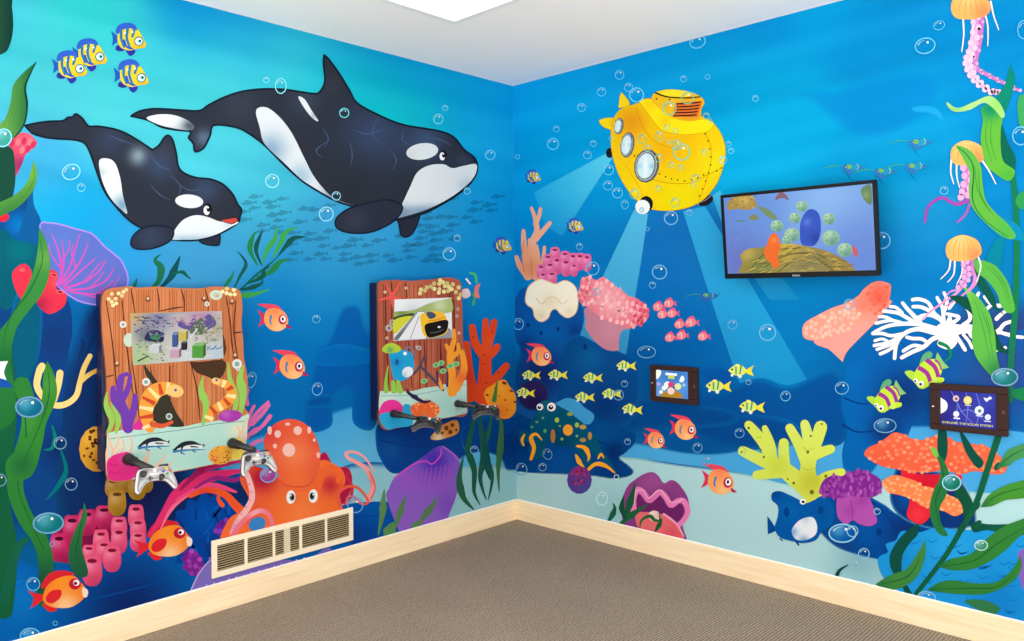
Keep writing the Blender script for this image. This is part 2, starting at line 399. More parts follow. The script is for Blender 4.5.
def tang(mk, x, y, k, rot=0, label=None, dim=0.):
    a = mk('striped_fish', label, (x, y, k, rot, 1)); bl = (45, 85, 185); ye = (235, 205, 40)
    a.fill([(-19, -8, 1), (-17, 0), (-18, 8, 1), (-10, 2), (-10, -1)], (30, 90, 190))
    a.fill([(-13, 8), (-8, 7), (-4, 12), (-9, 14), (-14, 12)], (45, 50, 150))
    a.fill([(-3, 10), (5, 9), (7, 15), (2, 19), (-2, 15)], (45, 50, 160))
    a.fill([(-12, 1), (-10, -8), (0, -12), (9, -10), (14, -3), (19, 6, 1), (17, 10), (9, 11), (0, 13), (-9, 9)], ye, sh=[(12, 9, 6, (240, 160, 30), .7)])
    a.fill([(-14, -7), (-11, -14), (-2, -17), (6, -15), (9, -9), (1, -11), (-7, -9), (-11, -5)], (50, 95, 205))
    for q in ([(-8, -8), (-8, 0), (-5, 9)], [(-1, -10), (-2, 0), (2, 11)], [(6, -9), (4, -2)]):
        a.line(q, 3.2, (40, 120, 170), 2.6)
    a.line([(-5, 2), (-2, 9), (4, 11)], 2.5, bl, 2)
    a.dot(11, 3, 5.2, (20, 130, 140)); a.dot(11, 3, 3.9, W_); a.dot(12, 3, 2, (60, 180, 210)); a.dot(12.3, 2.6, 1, (10, 20, 40))
    a.dot(-4, -6, 1.1, W_); a.dot(4, -7, 1.1, W_)
    fin(a)
def peach(mk, x, y, k, rot=0, label=None):
    a = mk('orange_finned_fish', label, (x, y, k, rot, 1))
    a.fill([(-17, -8, 1), (-13, 0), (-16, 9, 1), (-8, 3), (-9, -3)], (220, 50, 95))
    a.fill([(-17, -14, 1), (-6, -14), (4, -12), (11, -4, 1), (5, -8), (-5, -9)], (235, 70, 95))
    a.fill([(-10, -1), (-7, -8), (1, -10), (10, -6), (14, 2), (12, 9), (5, 13), (-3, 12), (-9, 6)], (255, 165, 95), sh=[(5, 10, 7, (255, 205, 150), .8), (0, -8, 6, (250, 120, 90), .6)])
    a.fill([(12, 6), (18, 10, 1), (13, 10)], (180, 30, 90))
    a.line([(-3, -2), (-4, 3), (-3, 6)], 2.2, (60, 130, 190), 1.5)
    a.dot(8.5, 1.5, 4.2, (200, 30, 80), 5); a.dot(9, 1, 2.7, W_, 3.4); a.dot(8.6, 1, 1.2, (60, 20, 60), 1.7)
    fin(a)
def lemon(mk, x, y, k=1., rot=0, label=None):
    a = mk('small_yellow_fish', label, (x, y, k, rot, 1))
    a.fill([(-9, 0, 1), (-5, -3.5), (1, -4), (5, 0), (2, 3.5), (-4, 3.5)], (225, 235, 110)); a.fill([(4, 0), (11, -4, 1), (9, 0), (11, 4.5, 1), (5, 2)], (235, 225, 60))
    a.line([(-3, -3), (-3, 3)], 1.4, (60, 160, 130), 1.2, cap=False); a.line([(1, -4), (0, 3)], 1.4, (60, 160, 130), 1.2, cap=False)
    a.dot(-2, -4.2, 1.6, (240, 240, 120), .9); a.dot(-6, 3.5, 1.2, (225, 240, 235)); a.dot(0, 4.4, 1.5, (225, 240, 220)); a.dot(-6, -.7, .8, (20, 50, 60))
    fin(a)
def tubes(a, lst, col, hole, w=3.2):
    """upright tube sponges, each a rounded finger with a dark mouth: (x, y, rx, ry)"""
    for x, y, rx, ry in lst:
        a.fill([(x - rx * .8, y - ry), (x, y - ry * 1.12), (x + rx * .8, y - ry), (x + rx, y + ry * .3), (x + rx * .5, y + ry), (x - rx * .5, y + ry), (x - rx, y + ry * .3)],
               col, sh=[(x - rx * .3, y - ry * .4, rx * .7, mix(col, (255, 220, 230), .5), .7), (x + rx * .4, y + ry, rx * 1.1, mix(col, hole, .5), .6)])
        a.dot(x, y - ry * .72, rx * .5, hole, ry * .16)

# ---- sea floor and rocks -------------------------------------------------------
a = L('sea_bed', 'pale sandy sea bed')
a.fill([(218, 470), (235, 444), (262, 434), (300, 424), (330, 412), (360, 404), (400, 402), (450, 415), (519, 440), (519, 540), (218, 600)], (55, 155, 220), soft=4, grad=((300, 410), (330, 470), (90, 180, 225)))
a.fill([(318, 485), (340, 468), (372, 462), (440, 468), (519, 470), (519, 540), (300, 560)], (150, 206, 216), soft=6, sh=[(360, 475, 20, (120, 190, 220), .6)])
fin(a)
a = L('rock_arch', 'dark blue rock arch')
for p, c in (([(337, 316), (345, 305), (360, 306), (366, 325), (374, 350), (376, 424), (354, 424), (352, 395), (344, 388), (333, 402), (331, 426), (309, 432), (303, 415), (308, 395), (312, 372), (316, 350), (328, 340)], (0, 84, 168)),
             ([(316, 352), (340, 344), (370, 350), (372, 362), (340, 366), (316, 364)], (0, 98, 182)), ([(308, 398), (330, 394), (332, 405), (306, 408)], (0, 72, 150))):
    a.fill(p, c, soft=5, al=.75)
fin(a)
a = L('blue_rock', 'dark blue rock under the right game board')
a.fill([(378, 424), (400, 418), (440, 414), (470, 410), (478, 430), (470, 452), (455, 462), (440, 458), (412, 470), (392, 473), (381, 460), (376, 445)], (5, 66, 148), soft=3, sh=[(420, 428, 25, (8, 50, 125), .8), (390, 450, 12, (20, 90, 165), .6)])
a.line([(380, 440), (410, 446), (440, 444), (470, 438)], 1, (5, 50, 115), .5)
fin(a)
a = L('blue_rock', 'dark blue rocks at the room corner behind the kelp strands'); a.fill([(462, 430), (480, 420), (500, 416), (519, 416, 1), (519, 470, 1), (506, 470), (500, 458), (484, 452), (466, 452)], (2, 66, 142), soft=2, sh=[(505, 445, 14, (0, 50, 118), .8)]); a.line([(500, 440), (508, 436), (516, 438)], 1, (0, 40, 105), .5); fin(a)
a = L('blue_rock', 'low blue rock beside the vent')
a.fill([(330, 512), (345, 505), (365, 502), (392, 502), (410, 506), (420, 515), (426, 530), (400, 560), (320, 580)], (0, 92, 182), soft=1.5, sh=[(400, 512, 14, (0, 70, 160), .8), (360, 540, 25, (5, 60, 145), .9)])
a.line([(340, 520), (370, 516), (400, 520), (415, 530)], 1.2, (5, 70, 150), .6)
fin(a)
a = L('tall_rock', 'tall dark blue rock behind the kelp')
a.fill([(-60, 230), (-20, 215), (0, 212), (20, 202), (30, 187), (34, 205), (40, 221), (46, 250), (60, 285), (71, 310), (72, 360), (71, 440), (64, 500), (30, 520), (-60, 520)], (8, 62, 130), sh=[(18, 225, 14, (0, 120, 200), .9), (20, 275, 22, (0, 98, 115), .9), (55, 340, 18, (15, 50, 115), .9), (20, 440, 35, (0, 75, 135), .8), (60, 450, 20, (10, 35, 95), .8)])
a.fill([(32, 188), (34, 205), (41, 222), (41, 250), (18, 250), (24, 215)], (8, 68, 135), al=.8)
a.fill([(0, 232), (16, 240), (38, 246), (40, 268), (20, 300), (0, 305)], (0, 88, 110), sh=[(20, 250, 15, (0, 120, 130), .6)])
a.fill([(14, 300), (40, 300), (40, 350), (28, 385), (8, 395)], (0, 88, 120), soft=4)
fin(a)
a = L('dark_cave', 'dark blue hollow around the left game board')
a.fill([(70, 345), (90, 300), (112, 300), (118, 400), (190, 470), (250, 475), (258, 505), (200, 540), (120, 560), (60, 520), (62, 430)], (10, 42, 98), soft=14, sh=[(140, 490, 30, (22, 22, 72), .9), (85, 345, 18, (5, 60, 130), .7)])
a.fill([(0, 560), (40, 566), (90, 556), (140, 535), (200, 520), (270, 505), (330, 510), (330, 600), (0, 690)], (0, 95, 178), soft=4, sh=[(130, 610, 55, (10, 35, 100), .95), (60, 560, 25, (0, 75, 150), .6), (20, 600, 25, (5, 120, 200), .7), (210, 560, 30, (5, 105, 190), .6)])
a.line([(0, 588), (30, 580), (70, 585)], 1.5, (15, 120, 200), .5); a.line([(70, 605), (130, 590), (190, 575)], 2, (0, 70, 150), .8)
fin(a)
a = L('seaweed_silhouette', 'dark blue seaweed behind the left game board')
for p in ([(80, 375), (88, 350), (100, 330), (104, 320)], [(84, 380), (92, 365), (102, 350)], [(78, 360), (84, 345), (80, 340)], [(88, 395), (95, 380), (102, 375)], [(75, 400), (85, 415), (100, 425)]):
    a.line(p, 1, (5, 45, 100), .5, mid=6)
fin(a)

# ---- distant school ------------------------------------------------------------
rnd = random.Random(5); pts = []
for x0, y0, x1, y1, n in ((253, 196, 285, 222, 6), (262, 205, 330, 235, 12), (288, 228, 348, 262, 12), (348, 232, 410, 262, 12), (405, 212, 455, 240, 12), (410, 225, 440, 262, 7), (450, 190, 505, 225, 9), (240, 192, 256, 226, 4), (320, 245, 360, 264, 4)):
    for _ in range(n * 30):
        x, y = rnd.uniform(x0, x1), rnd.uniform(y0, y1)
        if all(abs(x - p[0]) > 9 or abs(y - p[1]) > 4.5 for p in pts): pts.append((x, y)); n -= 1
        if n == 0: break
for i, (x, y) in enumerate(pts):
    l0 = LW.lay; a = L('distant_fish', None, (x, y, .8 + .3 * rnd.random(), -5, 1))
    c = np.array(bgL(x, y)) * .83
    a.fill([(-7, 0), (-2, -2), (3, -1.8), (6, -.3), (2, 1.8), (-3, 1.8)], tuple(c), seg=2); a.fill([(5, -.4), (9, -2.4, 1), (8, .2), (9, 2, 1)], tuple(c * .96), seg=1); a.dot(-1, -2.4, 2, tuple(c), .8)
    fin(a); LW.lay = l0

# ---- mid water seaweed ----------------------------------------------------------
DG, MG, LG = (20, 82, 75), (35, 125, 70), (60, 160, 75)
def weed(mk, lst, label):
    a = mk('seaweed', label)
    for p, w, c in lst: a.line(p, 1., c, .6, mid=w)
    fin(a)
weed(L, [([(222, 304), (240, 290), (255, 276), (272, 262), (282, 252)], 2.5, (20, 95, 85)), ([(258, 266), (250, 250), (253, 236), (258, 231)], 6, MG), ([(262, 266), (256, 250), (260, 236), (263, 230)], 5, DG),
         ([(262, 264), (267, 250), (275, 238), (277, 225)], 6, LG), ([(272, 258), (280, 244), (286, 232), (298, 227)], 6, LG), ([(278, 256), (286, 246), (294, 238), (306, 237)], 6, DG), ([(256, 277), (270, 272), (280, 262), (290, 259)], 7, MG),
         ([(246, 284), (262, 277), (264, 270), (270, 266)], 5, DG), ([(238, 290), (250, 288), (262, 283), (261, 278)], 5, DG), ([(222, 302), (240, 296), (255, 294), (270, 289)], 6, LG), ([(234, 288), (240, 276), (246, 264), (240, 254), (237, 252)], 4, (22, 90, 80)),
         ([(222, 290), (228, 282), (232, 276), (234, 270)], 4, MG)], 'branching green seaweed above the left game board')
weed(L, [([(146, 292), (158, 282), (161, 268), (155, 260), (161, 254)], 8, (30, 110, 75)), ([(156, 292), (170, 278), (176, 266), (180, 256)], 8, (15, 78, 85)), ([(172, 274), (182, 272), (187, 276), (191, 279)], 4, (20, 95, 80)), ([(132, 290), (135, 284), (137, 278)], 4, (30, 110, 90))],
     'green seaweed tips above the left game board')

# ---- corals at the far left -------------------------------------------------------
a = L('sea_fan', 'purple sea fan with pink veins')
pf = [(40, 226), (50, 223), (62, 225), (76, 229), (92, 234), (104, 246), (114, 254), (122, 262), (128, 278), (125, 290), (116, 302), (100, 305), (82, 302), (70, 296), (60, 288), (52, 278), (46, 258)]
a.fill(pf, (92, 112, 200), sh=[(100, 290, 22, (105, 105, 195), .7), (60, 240, 16, (85, 125, 210), .6)]); a.outline(pf, 1.4, (150, 120, 215))
b = a; vc = (215, 70, 175)
for p, w in (([(58, 286), (62, 270), (58, 250), (52, 234)], 3), ([(60, 282), (64, 262), (62, 240)], 2), ([(60, 284), (70, 266), (76, 246), (80, 234)], 2), ([(62, 284), (76, 268), (84, 254), (88, 242)], 2.2), ([(64, 286), (82, 270), (96, 258)], 2), ([(76, 268), (72, 254), (73, 244)], 1.6),
              ([(64, 288), (84, 282), (98, 272), (106, 260)], 2.4), ([(84, 282), (96, 268), (102, 262)], 1.5), ([(66, 290), (90, 288), (106, 280), (114, 268)], 2.2), ([(70, 292), (96, 294), (112, 288), (120, 276)], 2), ([(84, 294), (104, 299), (116, 294)], 1.6), ([(90, 288), (98, 280), (104, 272)], 1.5), ([(62, 270), (52, 256), (48, 244)], 1.4), ([(60, 262), (68, 252), (70, 240)], 1.3), ([(98, 292), (108, 286), (114, 280)], 1.3)):
    b.line(p, w, (205, 80, 185), .8, mid=w * .8)
fin(a)
a = L('red_coral', 'red tube coral below the sea fan')
a.fill([(12, 275), (22, 264), (30, 268), (34, 280), (45, 282), (50, 270), (58, 274), (56, 288), (66, 294), (64, 306), (50, 314), (40, 308), (34, 300), (20, 298)], (222, 50, 75), sh=[(55, 283, 7, (235, 85, 95), .7), (40, 305, 9, (150, 25, 75), .7)])
a.dot(54, 275, 4, (240, 95, 100), 2, 20); a.dot(54, 275, 2.4, (120, 15, 50), 1, 20); a.dot(60, 292, 4, (240, 95, 100), 2, 10); a.dot(60, 292, 2.4, (120, 15, 50), 1, 10); a.dot(22, 270, 3.4, (240, 90, 95), 2)
fin(a)
a = L('red_coral', 'red coral knob between the kelp leaves'); a.dot(2, 217, 7, (225, 35, 60), 5); fin(a)
a = L('pink_coral', 'ruffled pink coral beside the kelp leaf')
a.fill([(2, 190), (6, 160), (12, 152), (8, 142), (16, 134), (27, 133), (34, 138), (37, 144), (32, 149), (26, 154), (22, 164), (16, 176), (8, 186)], (222, 75, 108), sh=[(20, 165, 9, (140, 40, 95), .9), (28, 140, 8, (240, 110, 130), .6)])
for i, q in enumerate(((12, 143), (18, 142), (24, 141), (30, 142), (33, 145), (22, 150), (28, 149))): a.dot(q[0], q[1], 2.6, (240, 120, 130) if i % 2 else (200, 50, 90), 4, 20)
fin(a)
a = L('yellow_coral', 'pale yellow branching coral')
yc = (242, 212, 135)
for p, w, w2 in (([(39, 372), (37, 386), (44, 398), (54, 405), (66, 404), (76, 396), (80, 382), (84, 368), (90, 356)], 7, 5), ([(80, 382), (90, 374), (104, 367)], 5, 4), ([(60, 373), (58, 386), (54, 400)], 7, 6), ([(40, 370), (42, 366)], 8, 7)):
    a.line(p, w, yc, w2, sh=[(96, 370, 12, (200, 150, 60), .8), (84, 380, 8, (220, 180, 80), .5)])
fin(a)
a = L('yellow_sponge', 'yellow barrel sponge with dark holes, left of the left game board')
a.dot(97, 449, 18, (212, 155, 48), 23, sh=[(104, 462, 12, (150, 95, 30), .8), (90, 438, 8, (240, 190, 80), .6)])
rr = random.Random(3)
for i in range(34):
    t, q = rr.uniform(0, 2 * PI), rr.uniform(.1, .9)**.6; a.dot(97 + 16 * q * math.cos(t), 449 + 21 * q * math.sin(t), 1.2 + rr.random(), (95, 50, 20), .8 + rr.random() * 1.2, rr.uniform(-40, 40), keep=True)
LW.lay += 1; fin(a)
a = L('tube_sponge', 'dark magenta tube sponge')
a.fill([(52, 545), (56, 530), (70, 518), (84, 512), (100, 508), (112, 512), (116, 530), (104, 545), (84, 560), (62, 562)], (150, 22, 75), sh=[(95, 535, 16, (95, 12, 60), .8)])
tubes(a, [(59, 548, 9, 13), (72, 530, 9, 13), (87, 523, 9, 12), (104, 518, 9, 11)], (190, 35, 95), (75, 5, 40)); fin(a)
a = L('tube_sponge', 'pink tube sponge cluster')
tubes(a, [(101, 542, 8, 11), (119, 528, 8, 10), (136, 517, 8, 11), (138, 530, 8, 10), (119, 541, 8, 12), (89, 555, 7, 9), (138, 542, 8, 9), (104, 552, 8, 10), (112, 559, 9, 12), (92, 571, 10, 14)], (226, 78, 122), (130, 15, 55)); fin(a)
a = L('olive_sponge', 'olive brown sponge under the left game board')
tubes(a, [(113, 488, 8, 9), (124, 484, 9, 8), (137, 488, 9, 11), (146, 484, 7, 8), (117, 503, 9, 12)], (172, 128, 38), (95, 65, 10)); fin(a)
a = L('kelp', 'tall green kelp at the far left edge')
K1c, K2c, K3c = (48, 125, 60), (28, 88, 62), (95, 158, 72)
a.fill([(-30, 0), (8, -5), (12, 8), (13, 28), (10, 44), (2, 54), (-30, 60)], (28, 72, 52), grad=((0, 20), (12, 20), (15, 55, 50)))
a.fill([(-30, 150), (8, 146), (15, 165), (14, 190), (6, 206), (-30, 214)], (22, 72, 58))
a.line([(0, 340), (6, 400), (4, 450), (0, 500), (8, 550), (4, 610)], 22, (18, 92, 58), 18, sh=[(0, 480, 40, (12, 80, 60), .5)])
a.line([(22, 385), (30, 420), (22, 455), (15, 485), (24, 515), (40, 540), (46, 565), (44, 600)], 17, (42, 122, 52), 15, sh=[(44, 585, 26, (20, 75, 62), .9), (30, 420, 20, (70, 150, 60), .6)])
a.line([(24, 400), (26, 450), (18, 485), (30, 520), (44, 550)], 1.4, (20, 85, 50), .6)
a.line([(4, 600), (14, 560), (20, 545), (26, 540)], 10, (20, 95, 70), 6)
a.fill([(36, 62, 1), (31, 74), (25, 88), (27, 105), (24, 124), (14, 138), (-20, 150), (-20, 130), (2, 122), (10, 104), (13, 86), (22, 74)], K3c, grad=((6, 110), (28, 110), (40, 105, 60)))
a.line([(36, 62), (30, 74), (25, 88), (27, 105), (24, 124), (14, 138)], 1, (20, 60, 50), 1, mid=2.4)
for dx in (0, 4, 8): a.line([(22 - dx * .4, 78 + dx), (18 - dx * .5, 100), (12 - dx, 126)], .4, (65, 130, 60), .4, mid=1)
a.fill([(33, 160, 1), (37, 172), (35, 186), (26, 200), (10, 212), (-20, 222), (-20, 208), (0, 202), (16, 194), (28, 180)], (105, 168, 68), grad=((20, 180), (30, 205), (50, 120, 60)))
a.line([(33, 164), (34, 180), (20, 200), (0, 210)], .4, (60, 130, 55), .4, mid=1)
a.fill([(39, 227, 1), (47, 244), (50, 268), (43, 292), (28, 312), (16, 330), (11, 360), (14, 420), (-30, 430), (-30, 360), (0, 330), (16, 308), (30, 280), (37, 254)], (55, 135, 62), sh=[(45, 258, 12, (105, 165, 75), .8), (5, 360, 14, (25, 100, 55), .8)], grad=((20, 280), (5, 420), (30, 110, 52)))
a.line([(40, 240), (42, 262), (30, 290), (10, 318), (2, 350)], .5, (30, 95, 50), .5, mid=1.4)
a.fill([(47, 361, 1), (54, 374), (57, 392), (53, 408), (46, 424), (42, 445), (32, 475), (10, 480), (6, 462), (20, 446), (36, 422), (42, 396), (43, 378)], (50, 130, 50), sh=[(50, 385, 12, (75, 150, 60), .7), (22, 465, 14, (25, 95, 55), .8)])
a.line([(48, 372), (49, 395), (40, 425), (24, 462)], .5, (25, 90, 45), .5, mid=1.3)
fin(a)
a = L('kelp', 'single curved green blade beside the pink tube sponge')
a.fill([(84, 502, 1), (87, 516), (83, 532), (82, 548), (88, 574), (76, 576), (69, 562), (69, 548), (74, 532), (81, 518)], (45, 120, 60), grad=((84, 510), (80, 575), (30, 88, 62))); a.line([(83, 510), (79, 535), (76, 550), (80, 570)], .5, (25, 85, 50), .5, mid=1.2); fin(a)
a = L('blue_kelp', 'curling teal kelp blade')
a.line([(46, 500), (58, 486), (66, 470), (60, 448)], 1, (0, 110, 120), 1, mid=6); a.line([(44, 450), (52, 448), (55, 438), (52, 425)], 1, (0, 125, 110), 1, mid=5); fin(a)
a = L('white_fish_fin', 'white and blue fish fin tip at the edge')
a.fill([(-8, 362, 1), (8, 361, 1), (4, 372), (6, 382), (-8, 380)], (235, 240, 250)); a.fill([(-8, 378), (6, 380), (13, 387, 1), (-8, 387)], (20, 80, 170)); fin(a)
a = L('blue_coral', 'deep blue bushy coral left of the vent')
import_r = random.Random(2); ring = []
for i in range(34):
    t = 2 * PI * i / 34; q = 1 + (.16 if i % 2 else -.1) * import_r.uniform(.4, 1); ring.append((207 + 39 * q * math.cos(t), 531 + 36 * q * math.sin(t) - 8 * math.cos(t)))
a.fill(ring, (0, 66, 155), sh=[(205, 518, 16, (0, 84, 180), .8), (225, 545, 16, (8, 48, 130), .8)])
for i in range(26):
    x, y = import_r.uniform(178, 236), import_r.uniform(502, 556); d = import_r.uniform(-5, 5)
    a.line([(x - d, y + 5), (x, y), (x + d, y - 5)], 2.6, (4, 88, 188) if i % 2 else (3, 48, 128), 1.2, keep=True)
LW.lay += 1; fin(a)
for p, n, c, sd in (([(184, 556), (192, 550), (200, 556), (204, 568), (196, 576), (186, 570)], 14, (150, 45, 165), 2), ([(214, 530), (222, 520), (232, 522), (234, 534), (224, 538)], 12, (125, 50, 175), 4)):
    a = L('purple_coral', 'purple coral tuft left of the vent'); a.fill(p, mix(c, (60, 20, 110), .35)); a.lumps(p, n, 2.6, c, sd); fin(a)
# red fish
for x, y, k, lb in ((167, 541, 1., 'red and orange fish beside the pink tube sponges'), (62, 592, 1.03, 'red and orange fish just above the baseboard')):
    a = L('red_fish', lb, (x, y, k, -4, 1)); re = (222, 38, 48)
    a.fill([(-34, -4, 1), (-28, 4), (-32, 14, 1), (-20, 7), (-16, 2), (-24, 0)], re); a.fill([(-20, -6), (-12, -18), (0, -21), (13, -17), (4, -12), (-10, -6)], (215, 35, 50))
    a.fill([(-20, 10), (-10, 14), (-6, 17), (-14, 18)], re)
    a.fill([(-19, 4), (-14, -7), (-2, -14), (12, -15), (19, -8), (23, -1), (20, 8), (8, 15), (-6, 15), (-16, 11)], (248, 125, 30), sh=[(2, 14, 14, (255, 215, 175), .85), (0, -12, 12, (250, 160, 45), .6)])
    a.fill([(-16, 4), (-10, -2), (-1, -2), (-2, 5), (-9, 10), (-15, 9)], re)
    a.dot(13, -7, 6, (200, 25, 50), 5.5); a.dot(14.5, -8, 3, W_); a.dot(13.6, -7.6, 1.7, (110, 20, 30)); a.fill([(20, -3), (25, 0), (24, 6), (20, 6)], (250, 225, 210))
    fin(a)
# fish in the middle
peach(L, 274, 318, 1.0, 0, 'peach fish with pink fins, upper of the two beside the left board'); peach(L, 290, 365, 1.05, 0, 'peach fish with pink fins, lower of the two beside the left board')
for x, y in ((89.5, 54), (69.5, 66), (128.5, 38.5), (131, 75)): tang(L, x, y, .93)
tang(L, 502, 245, .5)

# ---- corals round the octopus ---------------------------------------------------
a = L('purple_sea_fan', 'lilac sea fan partly hidden by the vent')
a.fill([(190, 592), (198, 575), (208, 562), (218, 556), (300, 560), (330, 548), (330, 590), (180, 640)], (130, 112, 200)); a.line([(190, 592), (198, 575), (208, 562), (216, 557)], 1.5, (185, 175, 235), 1)
for i in range(15): x = 196 + i * 7.5; y = 594 - i * 2.1; a.line([(x, y + 8), (x + 1, y), (x + 3, y - 7)], 2.2, (235, 195, 225) if i % 3 else (225, 110, 190), 1.2, keep=True)
LW.lay += 1; fin(a)
a = L('pink_anemone', 'swirling hot pink fronds under the left game board')
for p, w, c in (([(150, 535), (165, 512), (178, 495), (200, 480), (222, 474), (245, 470)], 17, (226, 48, 115)), ([(176, 500), (196, 490), (216, 486), (236, 492)], 8, (240, 75, 130)), ([(180, 490), (196, 474), (210, 466), (228, 462)], 8, (165, 28, 98)), ([(195, 488), (214, 478), (236, 480), (246, 470)], 5, (150, 40, 130)), ([(205, 470), (225, 464), (245, 460)], 5, (205, 40, 110))):
    a.line(p, 2, c, 2, mid=w)
a.line([(160, 530), (172, 508), (190, 494)], 1, (245, 110, 150), 1, mid=4); fin(a)
a = L('pink_coral', 'pink finger coral right of the left game board')
for p in ([(246, 428), (250, 414), (254, 406)], [(247, 428), (256, 414), (268, 402)], [(252, 424), (262, 414), (269, 405)], [(246, 438), (254, 430), (260, 428)], [(247, 404), (246, 396), (248, 390)], [(250, 446), (256, 442), (262, 440)], [(246, 455), (254, 450), (258, 452)], [(270, 416), (262, 426), (252, 434)]): a.line(p, 4.4, (222, 112, 178), 3)
fin(a)
a = L('octopus', 'big orange octopus with white spots')
rd = (205, 40, 58)
a.fill([(314, 470), (324, 452), (334, 466), (348, 468), (352, 482), (346, 500), (336, 505), (322, 490)], (178, 25, 70), sh=[(340, 480, 7, (215, 50, 70), .7)])
a.line([(345, 503), (350, 498), (352, 486), (346, 476), (350, 472)], 4, (200, 45, 70), 1.5)
a.fill([(250, 505), (240, 480), (246, 466), (262, 468), (280, 478), (292, 470), (310, 468), (322, 460), (332, 463), (342, 470), (345, 482), (338, 494), (342, 506), (340, 520), (300, 540), (225, 550), (228, 520)], (248, 112, 52),
       sh=[(262, 478, 15, (170, 15, 60), .95), (330, 485, 9, (190, 25, 60), .9), (302, 515, 18, (255, 140, 75), .7), (255, 510, 12, (235, 80, 60), .6), (328, 465, 7, (250, 120, 60), .8)])
a.line([(316, 490), (322, 474), (330, 467), (338, 472), (338, 482)], 9, (246, 105, 50), 4)
a.line([(250, 520), (236, 506), (224, 494), (206, 490), (190, 496)], 10, (242, 90, 42), 4, sh=[(205, 492, 8, (225, 60, 50), .6)])
a.line([(222, 505), (218, 498), (222, 491)], 5, (240, 90, 45), 2)
a.fill([(264, 440), (270, 428), (280, 421), (290, 419), (302, 422), (312, 431), (319, 447), (320, 462), (317, 476), (310, 488), (296, 492), (282, 486), (276, 470), (266, 456)], (238, 92, 62),
       sh=[(295, 455, 17, (250, 135, 80), .9), (268, 432, 11, (222, 62, 68), .8), (316, 440, 6, (220, 60, 55), .6), (298, 482, 14, (250, 120, 55), .8)])
a.line([(278, 480), (288, 486), (306, 486), (314, 478)], .6, (215, 75, 50), .6, mid=1.4)
for x, y, r, q in ((288.7, 450, 6.4, 6.8), (297.5, 430.5, 4.2, 4.4), (277.5, 434, 3.4, 3.8), (274.8, 446, 2, 2.4), (269.5, 430.5, 2.3, 4.4), (287.5, 424, 2.6, 1.6), (309, 430, 1.9, 3.6), (314, 440, 1.4, 1.8), (318, 455, 1.6, 3)): a.dot(x, y, r, (252, 200, 190), q)
a.line([(368, 500), (373, 486), (367, 470), (356, 462), (348, 458), (346, 453), (354, 452), (364, 457), (374, 471)], 6, (248, 165, 165), 1.5, sh=[(372, 480, 6, (235, 95, 90), .5)])
a.line([(370, 500), (375, 487), (369, 471)], 1.2, (235, 80, 80), 1)
a.line([(340, 506), (338, 494), (346, 487), (356, 487), (364, 494), (368, 502), (362, 504), (354, 498)], 4, (238, 95, 70), 1.5)
a.line([(346, 504), (348, 497), (356, 497), (360, 504)], 2, (225, 120, 130), 1)
a.line([(242, 466), (249, 480), (252, 497), (246, 510), (238, 521), (233, 533)], 5, (250, 190, 192), 7, sh=[(236, 528, 6, (215, 120, 190), .7)])
for x, y in ((249, 484), (251, 492), (250, 500), (246, 507), (241, 514), (237, 520)): a.dot(x, y, 1, (235, 140, 150), keep=True)
LW.lay += 1
a.line([(232, 536), (244, 520), (258, 511), (268, 514), (272, 526), (264, 534)], 5, (245, 120, 140), 5, sh=[(255, 512, 8, (252, 195, 200), .7)])
a.dot(257, 524, 9, (60, 135, 205), 7, -25)
for i, (x, y) in enumerate(((290.7, 497), (313, 496))):
    e = a.sub('eye'); e.tf = None; e.dot(x, y, 4.6, W_, 6.8, 4); e.dot(x + 1.2 * (1 if i == 0 else -1), y, 2.6, (95, 110, 95), 3.8); e.dot(x + 1.4 * (1 if i == 0 else -1), y, 1.5, (15, 15, 20), 2.4); e.dot(x, y - 1.5, .8, W_); a.__dict__.setdefault('subs', []).append(e)
fin(a)
for e in a.subs: e.done()
a = L('purple_anemone', 'large purple barrel sponge with a frilled top')
a.fill([(387, 500), (389, 488), (394, 478), (404, 470), (412, 464), (424, 456), (433, 449), (442, 446), (452, 452), (459, 460), (460, 478), (456, 496), (450, 512), (444, 526), (430, 545), (405, 540)], (140, 92, 205), grad=((430, 450), (420, 530), (150, 100, 210)), sh=[(434, 460, 15, (70, 45, 185), .95), (450, 505, 12, (120, 70, 195), .6)])
a.line([(394, 478), (412, 465), (425, 461), (432, 464), (440, 456), (441, 449)], 1.6, (215, 80, 200), 1.2); a.line([(442, 446), (452, 453), (459, 461)], 1, (190, 110, 215), 1)
for i in range(11): x = 404 + i * 4.6; a.line([(x, 470 - i * .6), (x - 2, 478), (x - 4, 492)], .5, (185, 75, 200), .4, mid=1.2, keep=True)
LW.lay += 1; fin(a)
weed(L, [([(378, 535), (382, 515), (383, 502), (384, 489)], 8, (92, 142, 88)), ([(392, 535), (398, 518), (402, 506), (406, 495)], 7, (88, 135, 88)), ([(386, 545), (390, 530), (394, 522)], 14, (92, 145, 92)), ([(415, 530), (424, 516), (432, 506), (437, 496)], 8, (95, 130, 95)), ([(410, 535), (416, 526), (422, 520)], 10, (95, 140, 95))], 'pale green blades below the purple barrel sponge')
weed(L, [([(463, 458), (459, 478), (463, 497), (474, 510)], 8, (42, 98, 72)), ([(470, 395), (473, 420), (468, 448), (474, 470), (474, 492), (480, 505)], 7, (28, 92, 72)), ([(478, 400), (481, 430), (484, 455), (480, 478), (486, 500)], 8, (30, 88, 80)), ([(492, 410), (489, 430), (484, 450), (492, 476), (488, 500)], 7, (32, 98, 72)), ([(498, 404), (501, 425), (500, 448), (498, 470), (499, 492)], 7, (60, 112, 70)), ([(484, 430), (486, 460), (490, 480)], 9, (22, 82, 82))],
     'dark green kelp strands near the room corner')
a = L('orange_coral', 'orange red finger coral right of the right game board')
oc = (228, 74, 34)
